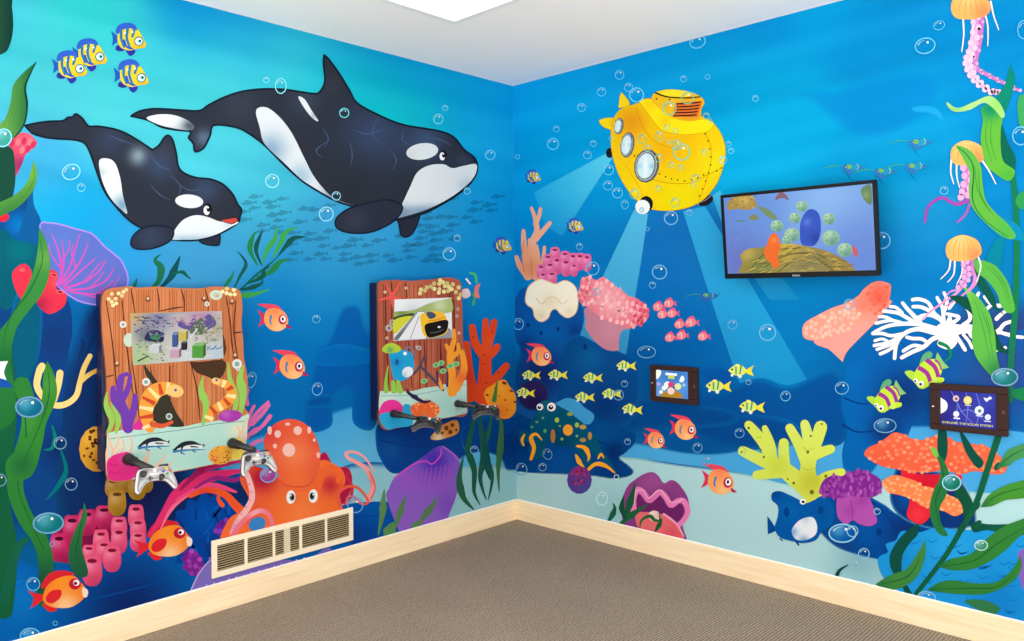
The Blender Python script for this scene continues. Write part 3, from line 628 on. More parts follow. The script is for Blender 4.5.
for p, w, w2 in (([(466, 345), (468, 368), (472, 388), (480, 398)], 8, 12), ([(485, 400), (484, 384), (485, 368), (485, 352)], 15, 11), ([(472, 327), (475, 343), (483, 355)], 6.5, 10), ([(485.5, 321), (485, 334), (486, 348)], 6, 8), ([(494, 322), (491, 335), (487, 348)], 6.5, 8), ([(497, 347), (492, 353), (486, 358)], 7, 9), ([(506, 366), (496, 378), (486, 388)], 7, 11), ([(466, 400), (476, 392)], 8, 14)):
    a.line(p, w, oc, w2, sh=[(468, 375, 12, (205, 42, 30), .6), (487, 345, 10, (240, 95, 45), .5)])
for x, y in ((473, 337), (492, 332), (484, 355), (486, 383), (498, 372), (483, 364)): a.dot(x, y, .8, (110, 30, 20), keep=True)
LW.lay += 1; fin(a)
a = L('orange_sponge', 'orange honeycomb sponge at the room corner')
a.fill([(484, 396), (486, 389), (492, 385), (498, 381), (505, 380), (509, 386), (513, 391), (516, 398), (517, 406), (512, 416), (504, 419), (497, 416), (490, 409)], (252, 158, 40), sh=[(500, 412, 9, (240, 110, 40), .7), (500, 388, 6, (255, 180, 70), .6)])
for x, y, r in ((504, 383, 2.6), (511, 391, 2), (515, 402, 2), (487, 395, 1.8), (505, 400, 1.4), (495, 388, 1.4), (499, 396, 1), (507, 410, 1)): a.dot(x, y, r, (120, 45, 10), r * .55, 25)
fin(a)
a = L('kelp', 'single green blade over the orange sponge'); a.line([(494, 400), (496, 388), (497, 380)], 5, (65, 130, 60), 1); fin(a)

# ---- the orcas -----------------------------------------------------------------
OB, OL, OW = (42, 47, 60), (14, 24, 40), (222, 230, 236)
def orca(label, body, pieces, eye, back):
    a = L('orca', label); subs = []
    for p in back:
        a.fill(p, (38, 43, 60)); a.outline(p, 1.3, OL)
    a.fill(body, OB, sh=pieces['sheen'], step=2.5); a.outline(body, 1.9, OL)
    for p in pieces['glint']: a.line(p, .3, (66, 86, 120), .3, mid=1.3, keep=True)
    LW.lay += 1
    for nm, p, sh in pieces['patch']:
        b = a.sub(nm, 'white patch' if nm.endswith('patch') else None); b.fill(p, OW, sh=sh, step=1.8); subs.append(b)
    for p, sh in pieces['fin']:
        b = a.sub('pectoral_fin'); b.fill(p, (40, 46, 64), sh=sh); b.outline(p, 1.5, OL); subs.append(b)
    x, y, r = eye
    b = a.sub('eye'); b.dot(x, y, r * .8, (15, 18, 28), r * 1.15); b.dot(x - .2 * r, y + .2 * r, r * .62, W_, r * .9); b.dot(x + .12 * r, y - .1 * r, r * .42, (25, 20, 25), r * .62); b.dot(x, y - .35 * r, r * .2, W_); subs.append(b)
    if 'mouth' in pieces: b = a.sub('mouth', 'red open mouth'); b.fill(pieces['mouth'], (200, 70, 60)); b.outline(pieces['mouth'], .7, OL); subs.append(b)
    fin(a); [b.done() for b in subs]
sb = (62, 84, 125)
orca('small young orca with a smiling mouth, left of the large orca',
  [(24.8, 125.6, 1), (37, 123), (49, 121.5), (62.6, 120.8), (67.5, 117.6), (72.4, 117), (75.5, 114), (82, 118.3), (88.2, 126), (98, 126.4), (112.7, 128.8), (124.9, 133), (139.5, 141.5), (152.2, 150, 1), (159, 145.2), (164, 137.8), (168.3, 135.4), (172.5, 140.3), (176, 153.7), (178, 166), (183.5, 172.8), (195.7, 177.6), (210.3, 179.3), (222.5, 184.2), (232.3, 194), (237.2, 203.8), (241.3, 209.9), (239.6, 217.2), (238.4, 222), (229.8, 228.2), (215.2, 235.5), (198, 239.9), (181, 240.4), (166, 238), (142, 228.2), (129.7, 220.9), (117.5, 208.6), (105.3, 192.8), (98, 175.7), (93, 161), (88.2, 148.8), (83.4, 142.7), (73.6, 139.8), (54, 138.6), (41.9, 136.6), (32, 133)],
  {'sheen': [(138, 156, 9, (165, 190, 205), .75), (160, 165, 16, sb, .6), (110, 140, 16, (55, 72, 105), .6), (205, 190, 14, sb, .6), (165, 150, 10, (58, 62, 82), .5)],
   'glint': [[(150, 185), (160, 195), (170, 200)], [(176, 182), (188, 190), (200, 190)], [(108, 135), (120, 140), (134, 145)], [(170, 175), (180, 186), (178, 196)], [(148, 150), (158, 165), (170, 170)]],
   'patch': [('flank_patch', [(99.2, 160.5), (107.8, 158.6), (115, 163.5), (120, 178), (122.6, 195.2), (127, 213), (121.5, 210), (112.5, 201), (105.3, 189), (100.5, 175)], [(122, 205, 9, (110, 150, 185), .9), (101, 172, 5, (170, 190, 205), .7)]),
             ('chin_patch', [(171.3, 239), (175, 229.4), (183.5, 219.6), (195.7, 215.2), (207.9, 217.2), (220, 221.6), (238, 222), (229.3, 227.6), (215, 234.8), (198, 239.2), (183.4, 239.7)], [(190, 240, (30, 5), (150, 185, 210), .9), (228, 225, 6, (190, 205, 220), .6)]),
             ('eye_patch', ell(189, 201.3, 14, 6.8, 4), [])],
   'fin': [([(131, 240.4), (134.5, 234), (142, 228.5), (152, 226), (163, 226), (173, 230), (171.3, 239.2), (161.5, 245.5), (149.3, 249), (137, 249), (131.5, 246)], [(150, 238, 14, (58, 72, 104), .6)])],
   'mouth': [(221, 220.4), (229.8, 218.4), (236, 217.8), (237, 221), (231, 223.8)]},
  (207.6, 209.3, 5.2), [[(198, 239), (204, 244), (217.6, 245.4), (219.8, 240.4), (218.5, 233), (205, 234)]])
orca('large black and white orca swimming right',
  [(130.7, 116.2, 1), (139.5, 111.3), (155, 108.8), (178.6, 110), (199, 110.7), (207.9, 105.4), (223.5, 97.6), (241, 91.8), (260.6, 89.2), (282, 89.4), (295.8, 91.2), (313, 93.7), (319.5, 92), (324.6, 81.4), (323.3, 63.6), (323.8, 55, 1), (328.9, 59.8), (339, 73.8), (349.2, 90.3), (356.9, 103), (377.2, 114.5), (402.7, 124.7), (438.3, 131), (453.6, 137.4), (463.7, 149.5), (474.3, 158), (477.2, 167.8), (474.3, 177.2), (466, 187.7), (452, 198.2), (433.3, 208.8), (419.3, 214.6), (390, 220), (353.8, 207), (335, 200.6), (314, 188.9), (300, 179.5), (284, 165), (264.5, 145.5), (249, 133.8), (235.2, 127.3), (213.8, 125.4), (209.8, 135.7), (204, 147.4), (197, 151.7), (194.2, 150.4), (193.2, 143.5), (188.4, 137.7), (190.3, 131.8), (174.7, 129.8), (161, 126.9), (147.3, 120)],
  {'sheen': [(375, 135, 32, (56, 76, 115), .75), (425, 142, 20, (66, 92, 138), .7), (240, 105, 22, (62, 68, 88), .5), (204, 138, 9, (95, 122, 150), .8), (305, 100, 16, (62, 76, 100), .6), (330, 85, 10, (58, 62, 72), .5), (345, 185, 30, (40, 44, 52), .7), (463, 160, 8, (60, 72, 100), .6)],
   'glint': [[(322, 128), (328, 138), (324, 148)], [(352, 130), (368, 134), (386, 128)], [(378, 118), (372, 132), (378, 142)], [(404, 128), (402, 140), (412, 146)], [(420, 136), (440, 140), (452, 146)], [(390, 150), (396, 160), (392, 170)], [(350, 142), (352, 156), (350, 166)], [(330, 140), (316, 150), (322, 158)]],
   'patch': [('fluke_patch', [(146.4, 118.1), (159, 114.4), (174.7, 115.4), (188.4, 121), (194, 127), (189, 130.4), (174.7, 128.6), (159, 124.8)], [(190, 127, 9, (60, 70, 90), .95), (176, 130, (14, 3), (150, 170, 185), .6)]),
             ('flank_patch', [(255.7, 112.3), (259.6, 107.4), (268.4, 108.4), (280.2, 118.1), (291.9, 133.8), (303.6, 157.2), (314, 177), (328, 193.6), (340, 201), (355, 206, 1), (335, 199.6), (314, 187.8), (300, 178.4), (284, 163), (264.5, 144), (259.6, 127.9)], [(270, 150, 16, (125, 160, 190), .9), (300, 176, 12, (150, 185, 210), .85), (335, 199, 14, (95, 120, 150), .9)]),
             ('chin_patch', [(392.4, 218.4), (400.6, 206.4), (410, 186.5), (417, 172.5), (428.7, 165.5), (443, 164.3), (452, 168.2), (463.7, 165.8), (475.4, 164), (476.4, 170.2), (473, 178), (465, 186.5), (449.7, 197.8), (431, 207.6), (412.3, 214.2)], [(425, 212, (28, 7), (120, 155, 185), .95), (402, 215, 8, (95, 125, 155), .7), (466, 186, 9, (170, 195, 215), .7)]),
             ('eye_patch', ell(422, 151.5, 16, 8.2, -8), [(410, 156, 7, (205, 212, 218), .7)]),
             ('light_streak', [(298, 97), (304, 99), (311, 110), (318, 121), (312, 118), (304, 108)], [(314, 116, 4, (90, 100, 120), .4)])],
   'fin': [([(336.3, 227.5), (335.8, 219), (344.4, 211), (356, 206), (372, 202), (388, 200), (402, 206), (397, 218), (381.9, 228), (365.5, 233), (346.8, 232.4)], [(355, 220, 12, (56, 60, 80), .7), (390, 206, 12, (42, 47, 62), .9)])]},
  (443, 155.4, 4.6), [[(397, 216), (399, 226), (400.6, 234.5), (405.3, 237.3), (412.3, 233.3), (418, 221.6), (419, 212), (405, 213)]])
# ---- bubbles
for q in ((280.5, 86, 5.5, 7.5), (266, 80, 2.8), (344, 113, 4.6), (438, 119, 4.8), (445, 108, 2.6), (490, 155, 4.8), (272, 181, 6.6), (336, 196, 4.2), (326, 214, 7), (467, 191, 3.2), (457, 238, 3.2), (449, 254, 6.2), (71, 172, 9, 7.5, -20), (81, 187.5, 4), (60, 443, 6), (71, 484, 6), (33, 584, 6.5), (0, 480, 6), (316, 319, 3.8), (251, 380, 4.5, 8, 15), (317, 389, 5, 6.2, 10), (355, 505, 7.5), (474, 450, 4), (216, 295, 3.5), (376, 356, 1.2), (52, 544, 2.4), (55, 623, 2.2)):
    bubble(L, *q)
bubble(L, 29, 407, 13.5, 10, 0, (5, 100, 130)); bubble(L, 48, 523, 15, 10, -4, (8, 110, 120)); bubble(L, 30, 636, 10, 8, 0, (0, 105, 185)); bubble(L, 3, 138, 8, 9, 30, (60, 160, 150)); bubble(L, 268, 475, 8, 7, -20, (170, 60, 140))
print('LEFT layers', LW.lay)
# ================================================================ right mural figures
def beam(label, poly, src, r0, c, al):
    """a translucent printed light ray, fading away from the lamp"""
    a = Rr('light_ray', label)
    def col(x, y):
        b = bgR(x, y); t = al * max(0, 1 - math.hypot(x - src[0], y - src[1]) / r0) ** .7
        return b * (1 - t) + np.array(c) * t
    a.fill(poly, col, sm=False, step=5); fin(a)
a = Rr('sea_bed', 'pale sandy sea bed')
a.fill([(505, 470), (560, 440), (632, 442), (690, 452), (737, 450), (790, 430), (820, 424), (850, 428), (930, 425), (1060, 430), (1060, 700), (500, 560)], (70, 165, 225), soft=3, sh=[(680, 460, 40, (80, 175, 228), .6)])
a.fill([(505, 462, 1), (560, 462), (622, 457), (680, 464), (737, 472), (800, 486), (860, 478), (940, 484), (975, 492), (1060, 495, 1), (1060, 720, 1), (500, 560, 1)], (178, 220, 226), soft=3, sh=[(860, 560, 30, (110, 165, 185), .6), (620, 520, 40, (140, 195, 205), .6)])
fin(a)
# distant whale and stripes in the water
a = Rr('whale', 'faint blue whale in the distance')
a.fill([(776, 90), (800, 88), (832, 88), (860, 82), (890, 74), (925, 70), (940, 84), (935, 108), (915, 124), (892, 136), (868, 139), (850, 135), (832, 122), (814, 106), (796, 98)], (0, 128, 205), soft=9, al=.6); a.fill([(912, 107), (925, 105), (938, 108), (944, 118), (944, 122), (930, 114), (914, 112)], (40, 168, 232), soft=2, al=.7); fin(a)
# rays
beam('pale light ray shining left from the submarine', [(609, 152), (612, 159), (562, 236), (545, 226), (534, 192)], (610, 155), 110, (110, 215, 245), .8)
beam('light ray shining down from the front lamp of the submarine', [(634, 210), (648, 214), (641, 262), (634, 303), (627, 350), (618, 395), (545, 400), (574, 335), (603, 276)], (640, 205), 300, (105, 205, 238), .75)
beam('broad light ray from the rear lamp of the submarine', [(683, 211), (705, 206), (760, 300), (812, 388), (838, 436), (770, 450), (735, 372), (706, 284)], (694, 208), 330, (60, 190, 238), .7)
beam('narrow light ray beside the television', [(712, 196), (720, 190), (740, 225), (800, 300), (770, 300), (730, 245)], (716, 192), 150, (110, 205, 240), .6)
# rocks
a = Rr('distant_rocks', 'layered blue rocks in the distance')
for p, c in (([(640, 425), (660, 405), (690, 395), (720, 390), (760, 378), (790, 385), (838, 372), (845, 440), (800, 445), (740, 448), (700, 442)], (0, 74, 150)), ([(700, 372), (716, 364), (734, 370), (732, 392), (712, 396)], (0, 78, 160)), ([(690, 430), (740, 415), (790, 420), (800, 440), (740, 450)], (0, 66, 140)), ([(600, 400), (640, 398), (700, 405), (735, 412), (730, 425), (660, 430), (610, 430)], (0, 66, 138))):
    a.fill(p, c, soft=7, al=.8)
fin(a)
a = Rr('blue_rock', 'round dark blue rock carrying the white brain coral')
a.fill([(513, 335), (513, 305), (517, 294), (522, 288), (540, 284), (568, 286), (580, 300), (584, 318), (580, 335), (572, 345), (570, 365), (566, 400), (560, 420), (515, 420), (516, 380), (520, 352)], (8, 84, 162), soft=1.5, sh=[(545, 335, 16, (0, 98, 180), .8), (540, 375, 24, (14, 38, 105), .95), (575, 330, 8, (5, 55, 130), .8), (526, 345, 9, (8, 50, 120), .7)])
for x, y in ((528, 325), (558, 329), (541, 333)): a.dot(x, y, 1.6, (5, 45, 110), 2)
fin(a)
a = Rr('blue_rock', 'dark teal rock behind the school of yellow fish')
a.fill([(564, 345), (578, 335), (600, 345), (620, 352), (636, 362), (640, 385), (636, 410), (626, 425), (590, 432), (560, 420), (560, 380)], (4, 72, 140), soft=4, sh=[(590, 358, 14, (10, 100, 165), .7), (605, 405, 18, (5, 48, 115), .8)])
a.dot(585, 347, 2, (5, 50, 115), 3); fin(a)
a = Rr('blue_rock', 'purple black rock behind the spotted octopus'); a.dot(533, 395, 16, (38, 32, 92), 16, soft=2, sh=[(533, 405, 10, (25, 20, 70), .7)]); fin(a)
a = Rr('blue_rock', 'stepped dark blue rock under the spotted octopus')
a.fill([(512, 418), (520, 414), (540, 424), (560, 430), (588, 418), (610, 422), (628, 428), (636, 434), (635, 443), (625, 454), (620, 458), (630, 466), (634, 472), (628, 477), (612, 479), (589, 476), (550, 474), (523, 472), (512, 466)], (0, 66, 138), soft=1.2, sh=[(600, 435, 20, (0, 82, 150), .7), (560, 466, 20, (5, 85, 165), .7), (614, 452, 9, (0, 40, 100), .9), (525, 442, 9, (0, 50, 110), .8), (612, 476, 14, (5, 50, 120), .7)])
a.line([(516, 440), (530, 448), (550, 450)], 1.4, (2, 45, 105), .7); a.line([(595, 440), (612, 446), (626, 444)], 1.4, (2, 45, 105), .7); a.line([(512, 427), (522, 425), (533, 430)], 1, (2, 45, 105), .5)
fin(a)
a = Rr('blue_rock', 'light blue flat rock behind the spotted octopus'); a.fill([(554, 404, 1), (567, 398), (578, 401), (584, 407), (594, 415), (590, 424), (580, 422), (570, 412)], (62, 158, 214)); fin(a)
a = Rr('blue_rock', 'tall blue rock column below the white fan coral')
a.fill([(846, 366), (852, 352), (868, 340), (890, 334), (930, 332), (980, 338), (1060, 330), (1060, 425), (1000, 430), (940, 425), (928, 412), (915, 420), (905, 440), (885, 455), (874, 470), (860, 484), (846, 480), (842, 455), (846, 430), (841, 405)], (0, 98, 178), soft=2,
       sh=[(905, 395, 30, (8, 50, 120), .95), (885, 430, 16, (8, 42, 110), .9), (1000, 375, 50, (48, 62, 130), .8), (940, 360, 22, (5, 82, 160), .5), (852, 375, 12, (0, 108, 190), .6)])
a.line([(844, 398), (862, 404), (880, 402), (900, 404), (926, 398)], 1.5, (2, 50, 120), .8); a.line([(843, 425), (858, 432), (880, 430)], 2.4, (2, 52, 125), .8)
fin(a)
a = Rr('blue_rock', 'big dark blue rock behind the purple anemone')
a.fill([(815, 500), (830, 488), (850, 492), (868, 496), (885, 505), (900, 515), (930, 520), (932, 545), (905, 556), (885, 560), (862, 556), (838, 548), (822, 535), (812, 518)], (2, 72, 152), soft=1.5, sh=[(865, 530, 16, (0, 90, 175), .7), (905, 530, 18, (10, 45, 115), .85), (840, 548, 16, (30, 62, 125), .6)])
a.fill([(895, 470), (905, 462), (930, 470), (960, 480), (972, 500), (975, 525), (940, 530), (905, 520), (890, 500)], (10, 52, 122), soft=3, sh=[(905, 500, 9, (0, 80, 160), .8)])
a.line([(866, 498), (880, 508), (890, 520), (897, 530)], 1, (3, 45, 115), .6); a.dot(879, 532, 3, (3, 52, 125), 4)
fin(a)

# corals upper left of this wall
a = Rr('peach_coral', 'peach branching coral')
pc = (238, 172, 140)
for p, w, w2 in (([(536, 276), (533, 258), (533, 242), (537, 230), (535, 218), (531.5, 208)], 9, 3), ([(535.5, 224), (539, 216), (540.5, 209)], 5, 3.5), ([(535, 240), (543, 231), (550, 223)], 6, 4), ([(528, 276), (526, 258), (524, 244), (523.5, 231)], 9, 4), ([(528, 276), (520, 266), (516.5, 257)], 8, 4), ([(527, 262), (530, 250), (530, 240)], 6, 4), ([(538, 274), (538, 258), (536.5, 246)], 6, 3.5), ([(543, 264), (544, 254), (544.5, 247)], 5, 3)):
    a.line(p, w, pc, w2, sh=[(530, 268, 12, (215, 125, 80), .7), (525, 250, 7, (225, 145, 100), .6)])
a.line([(524, 272), (522, 256), (524, 240)], .8, (190, 105, 75), .5); a.line([(532, 275), (531, 258)], .8, (190, 105, 75), .5); fin(a)
a = Rr('pink_tube_coral', 'pink tube coral')
tubes(a, [(555, 255, 5, 7), (548, 262, 5, 7), (565, 259, 5, 7), (557, 266, 5, 8), (573, 262, 4.5, 8), (566, 268, 5, 8), (580, 262, 4.5, 8), (587, 263, 4.5, 8), (574, 270, 4, 6), (541, 272, 4.5, 7), (550, 270, 5, 7), (543, 279, 4.5, 6), (552, 279, 5, 7)], (228, 105, 160), (150, 25, 85)); fin(a)
a = Rr('brain_coral', 'cream white lobed brain coral')
bc = [(525.7, 298), (529, 286.5), (539.8, 279.5), (549, 282), (556, 284), (565.5, 280.7), (574.9, 286.5), (578, 298), (576, 312), (568, 317.5), (561, 314), (556, 309), (551, 311), (548, 318), (541, 321.5), (535, 317), (533, 309), (527, 304)]
a.fill(bc, (250, 244, 222), sh=[(550, 302, 8, (238, 222, 188), .8), (540, 316, 6, (225, 205, 165), .7), (570, 312, 6, (235, 215, 180), .7)]); a.outline(bc, 1.1, (215, 190, 145))
a.line([(536, 298), (542, 304), (548, 298), (556, 298), (562, 304), (568, 300)], 1.2, (228, 208, 170), .8); fin(a)
a = Rr('pink_coral', 'pink knobbly coral on a mauve stalk, crossed by a light ray')
a.fill([(588, 308), (586, 320), (585, 327, 1), (592, 338), (603, 348), (612, 351), (619, 350, 1), (619, 340), (622, 331), (632, 325)], (196, 128, 150), sh=[(610, 330, 12, (205, 145, 165), .6)])
pk = [(579.5, 288), (582, 280), (588, 276), (596, 280), (603, 277), (611, 282), (617, 288), (623, 291), (629, 296), (636, 298), (644, 304), (648.5, 312), (646, 321), (638, 325), (630, 328), (620, 325), (610, 322), (600, 317), (590, 309), (582, 304), (579, 297)]
a.fill(pk, (238, 122, 140), sh=[(612, 303, 14, (250, 180, 186), .95), (602, 290, 9, (248, 172, 178), .8)])
a.lumps(pk, 70, 1.9, (248, 178, 184), 7, 2.6, 20, 16); a.lumps([(579, 288), (586, 277), (592, 282), (586, 300), (580, 300)], 8, 1.7, (236, 105, 128), 3, 2.6, -20, 14); a.lumps([(636, 300), (648, 310), (644, 322), (634, 326)], 14, 1.8, (232, 92, 118), 9, 2.6, 20, 14); fin(a)
# spotted octopus
a = Rr('octopus', 'dark teal octopus with orange spots')
tb = (2, 84, 116)
a.line([(592, 440), (598, 452), (608, 462), (616, 473)], 12, tb, 2); a.line([(540, 436), (530, 438), (523, 434), (522, 444)], 12, tb, 5); a.line([(576, 442), (584, 452), (588, 464), (582, 470)], 14, tb, 6)
a.fill([(530, 440), (530, 424), (536, 412), (540, 403), (547, 400), (554, 403), (562, 408), (574, 416), (586, 426), (593, 438), (592, 448), (582, 450), (572, 446), (560, 446), (548, 442), (544, 456), (533, 459), (529, 450)], tb, sh=[(545, 405, 8, (15, 110, 140), .6), (560, 440, 12, (0, 62, 95), .7)])
for p, w, m in (([(531, 459), (534, 448), (531, 438), (536, 434), (542, 440)], 3, 4.5), ([(577, 446), (585, 448), (589, 456), (588, 461)], 2, 5), ([(576, 455), (580, 463), (584, 467)], 2, 5), ([(588, 470), (596, 464), (606, 466), (615, 473)], 3, 4.4), ([(524, 446), (522, 440), (525, 434)], 1.5, 3), ([(598, 459), (601, 454), (604, 458)], 1.5, 2.6)):
    a.line(p, w, (252, 172, 38), 1, mid=m)
for x, y, rx, ry, c in ((568, 430, 5, 5.6, (245, 165, 50)), (553, 436, 2.4, 7, (175, 120, 60)), (557, 420, 2.2, 2.6, (170, 200, 80)), (577, 425, 2.2, 2.6, (165, 195, 80)), (570, 414, 3, 2, (150, 160, 60)), (583, 427, 3.4, 2.4, (190, 160, 80)), (583, 440, 3.2, 2.2, (170, 140, 70)), (590, 436, 2, 4, (185, 145, 70)), (545, 431, 1.6, 2, (90, 170, 110)), (562, 439, 1.6, 1.6, (130, 180, 90)), (577, 436, 1.4, 1.4, (120, 170, 90)), (560, 426, 1.2, 1.2, (120, 170, 90)), (543, 418, 1.4, 1.2, (100, 170, 120)), (532, 427, 1.6, 1.2, (95, 150, 130)), (537, 422, 1.6, 1.2, (95, 150, 130))):
    a.dot(x, y, rx, c, ry)
subs = []
for x, y, r in ((551.5, 407, 4.4), (540, 407, 3.4)):
    e = a.sub('eye'); e.dot(x, y, r, W_); e.dot(x - .6, y + .4, r * .55, (10, 25, 45)); e.dot(x - .3, y - .6, r * .2, W_); subs.append(e)
fin(a); [e.done() for e in subs]
a = Rr('sea_urchin', 'round purple sea urchin on the sand')
a.dot(579.5, 480, 12.5, (88, 62, 150), 14, sh=[(579, 470, 8, (165, 45, 110), .8), (584, 488, 8, (70, 75, 160), .7)])
a.lumps(ell(579.5, 477, 9, 8), 16, 1.1, (165, 50, 100), 5, 1.6); fin(a)
# schools
for x, y, k, r in ((557, 374.6, 1., 0), (530.5, 375, .95, 0), (525, 392.5, .95, 3), (592, 377.5, 1., 0), (584, 397, 1., 0), (611, 393.5, 1., 0), (625.5, 365.5, 1., 0), (631.5, 409, 1.05, 4), (740, 370.5, 1.3, 0), (717.5, 386, 1.3, 0), (751, 406.5, 1.3, 2)): lemon(Rr, x, y, k, r)
for x, y, k in ((658, 307, 1), (669, 303.5, 1), (662.5, 314.5, 1), (672, 313.5, 1), (679.5, 324.5, 1), (691, 322.5, 1.1), (681.5, 335.5, 1), (670, 337.7, 1), (703, 336.5, 1)):
    a = Rr('small_pink_fish', None, (x, y, k, -5, 1))
    a.fill([(-5, 0), (-2, -4), (3, -3.5), (5, 0), (2, 3.5), (-3, 3.5)], (240, 130, 140)); a.fill([(4, 0), (8, -2, 1), (7, 1), (8, 4, 1)], (225, 90, 130)); a.line([(0, -4), (0, 3)], 1.2, (250, 200, 200), 1); a.dot(-2.6, -.6, 1, W_); a.dot(-2.6, -.5, .6, (90, 30, 60)); a.fill([(-2, -4), (2, -6), (4, -3)], (225, 90, 130)); fin(a)
for x, y, k in ((533, 176.5, .42), (575, 225.5, .46)): tang(Rr, x, y, k, 0)
peach(Rr, 540, 355, .82, 0, 'peach fish with pink fins in front of the dark rock'); peach(Rr, 655, 439, .7, 5, 'peach fish below the small tablet, left of its companion'); peach(Rr, 684, 428, .88, 5, 'peach fish below the small tablet, right of its companion'); peach(Rr, 719, 480, 1.08, 5, 'peach fish over the pale sand beside the lime coral')
for x, y, k in ((916, 143, .9), (849, 168, .9), (881, 172, .9), (912, 167, .9), (706, 296, .7)):
    a = Rr('faint_long_tailed_fish', 'faint translucent fish with long trailing fins', (x, y, k, 0, 1)); b = bgR(x, y)
    a.line([(-30, 1), (-18, -2.5), (-6, -2)], .5, tuple(b * .6 + np.array((50, 75, 30))), .5, mid=1.8); a.fill([(-8, 0), (-2, -4), (8, -4), (19, -1, 1), (8, 4), (2, 8), (-4, 6)], tuple(b * .62 + np.array((45, 30, 62)))); a.fill([(2, -3), (12, -4), (10, 1), (3, 3)], tuple(b * .8 + np.array((30, 30, 30)))); a.line([(9, -5), (11, -1), (9, 2)], .8, (150, 200, 120), .6)
    a.line([(-4, 3), (0, 10), (4, 14)], 1.4, tuple(b * .8), .5); a.dot(0, -1.4, 3.6, (110, 175, 95), 2.6); a.dot(-3, -.6, 1.6, (20, 80, 120)); a.dot(-3, -.6, .7, (190, 220, 230)); a.line([(4, 4), (14, 2), (20, -4)], 1, tuple(b * .8 + 20), .5); fin(a)

# clam
a = Rr('clam', 'open purple clam with a pink frilled lip')
a.fill([(636, 540), (625, 526), (621.5, 512), (622, 500), (628, 486), (636, 479), (644, 474), (652, 472), (658, 475), (664, 483), (671, 480), (677, 482), (683, 489), (688, 498), (689.5, 512), (683, 525), (687, 540), (684, 552), (660, 548)], (146, 62, 138), sh=[(655, 484, 16, (165, 85, 155), .8), (660, 505, 14, (105, 35, 100), .9), (625, 520, 8, (105, 65, 125), .7)])
a.fill([(634, 505), (638, 494), (646, 502), (652, 498), (660, 496), (668, 506), (680, 503), (684, 512), (676, 522), (650, 520), (636, 518)], (112, 38, 105))
a.line([(634, 513), (633.5, 500), (637, 490), (643, 492), (649, 500), (654, 497), (660, 492), (666, 497), (671, 505), (678, 501), (684, 501), (688, 511), (684, 520), (679, 525)], 6.5, (240, 130, 192), 5, sh=[(650, 497, 8, (225, 105, 175), .6)])
a.line([(634, 505), (636, 492), (643, 490), (649, 498), (660, 490), (671, 502), (684, 499)], 1.2, (252, 180, 215), 1)
a.fill([(636, 514), (648, 512), (662, 514), (674, 522), (682, 533), (684, 545), (660, 545), (640, 530)], (238, 112, 118), sh=[(672, 535, 9, (222, 72, 92), .7)]); a.line([(664, 514), (676, 523), (684, 536)], 2.2, (250, 165, 200), 1.5)
a.dot(654.5, 516, 6, (248, 205, 198), 5.6, sh=[(652, 514, 3, (255, 238, 232), .8)]); fin(a)
weed(Rr, [([(622, 528), (628, 510), (632, 496), (636, 482)], 8, (28, 92, 62)), ([(618, 525), (628, 518), (636, 512), (648, 504)], 7, (32, 100, 62)), ([(626, 520), (622, 508), (624, 496)], 6, (22, 80, 58)), ([(640, 528), (642, 520), (650, 516), (655, 520), (660, 520), (659, 512)], 4, (38, 105, 60)), ([(655, 532), (660, 524), (662, 518)], 5, (32, 95, 58))], 'dark green seaweed draped over the clam')
weed(Rr, [([(606, 524), (612, 516), (615, 508), (613, 503)], 6, (22, 98, 72))], 'small curled green blade left of the clam')
# lime coral
a = Rr('lime_coral', 'lime green branching coral')
lc = (212, 228, 92)
for p, w, w2 in (([(813, 500), (811, 485), (808, 470), (811, 452), (808, 436), (805, 424)], 20, 9), ([(808, 465), (800, 446), (790, 428)], 13, 9), ([(810, 458), (817, 440), (821, 427)], 12, 13), ([(812, 456), (822, 452), (831, 449)], 12, 9), ([(812, 492), (795, 478), (780, 467), (762, 460), (743, 451)], 20, 10), ([(774, 464), (766, 446), (757, 434), (749, 425)], 13, 9), ([(772, 462), (771, 445), (765, 428)], 12, 6), ([(785, 466), (784, 452), (784, 443)], 11, 10), ([(780, 472), (766, 474), (757, 475)], 12, 9), ([(812, 490), (826, 478), (842, 472)], 16, 8)):
    a.line(p, w, lc, w2, sh=[(812, 482, 15, (190, 190, 50), .9), (778, 466, 12, (188, 205, 55), .6), (745, 450, 12, (200, 230, 120), .7), (805, 425, 14, (215, 230, 120), .6)])
for x, y, r in ((749, 428, 1.3), (742, 452, 1), (761, 450, 1), (764, 457, 1.2), (808, 452, 1.5), (811, 436, 1.1), (822, 424, 1), (788, 479, 1), (794, 483, 1.4), (826, 476, 1.5), (812, 492, 2.2)): a.dot(x, y, r, (105, 110, 30), r * 1.1, keep=True)
LW.lay += 0; RW.lay += 1
for p in ([(803, 447), (808, 450), (815, 448)], [(801, 467), (809, 470), (817, 467)], [(741, 446), (746, 450), (744, 455)], [(756, 438), (762, 437)]): a.line(p, .7, (165, 180, 60), .5, cap=False)
fin(a)
a = Rr('blue_fish', 'round blue fish with a white belly')
bb = (0, 88, 168)
a.fill([(767.5, 516, 1), (772, 522), (776, 530), (768, 534, 1)], (0, 72, 152))
a.fill([(772, 500), (772.5, 493), (780, 491), (790, 495), (800, 500), (806, 503), (814, 500), (822, 496), (830, 500), (835, 512), (832, 524), (822, 532), (816, 540), (804, 543), (792, 541), (780, 537), (775, 528), (778, 516), (778, 506)], bb, sh=[(790, 512, 8, (0, 105, 185), .7), (822, 512, 9, (0, 75, 150), .6), (776, 494, 5, (0, 62, 140), .8)])
a.fill([(792, 530), (800, 520), (812, 517), (817, 524), (816, 534), (806, 540), (796, 539)], (235, 240, 248), soft=0, sh=[(793, 532, 5, (120, 170, 215), .9), (806, 518, 5, (170, 200, 228), .7), (804, 541, 5, (90, 140, 200), .8)])
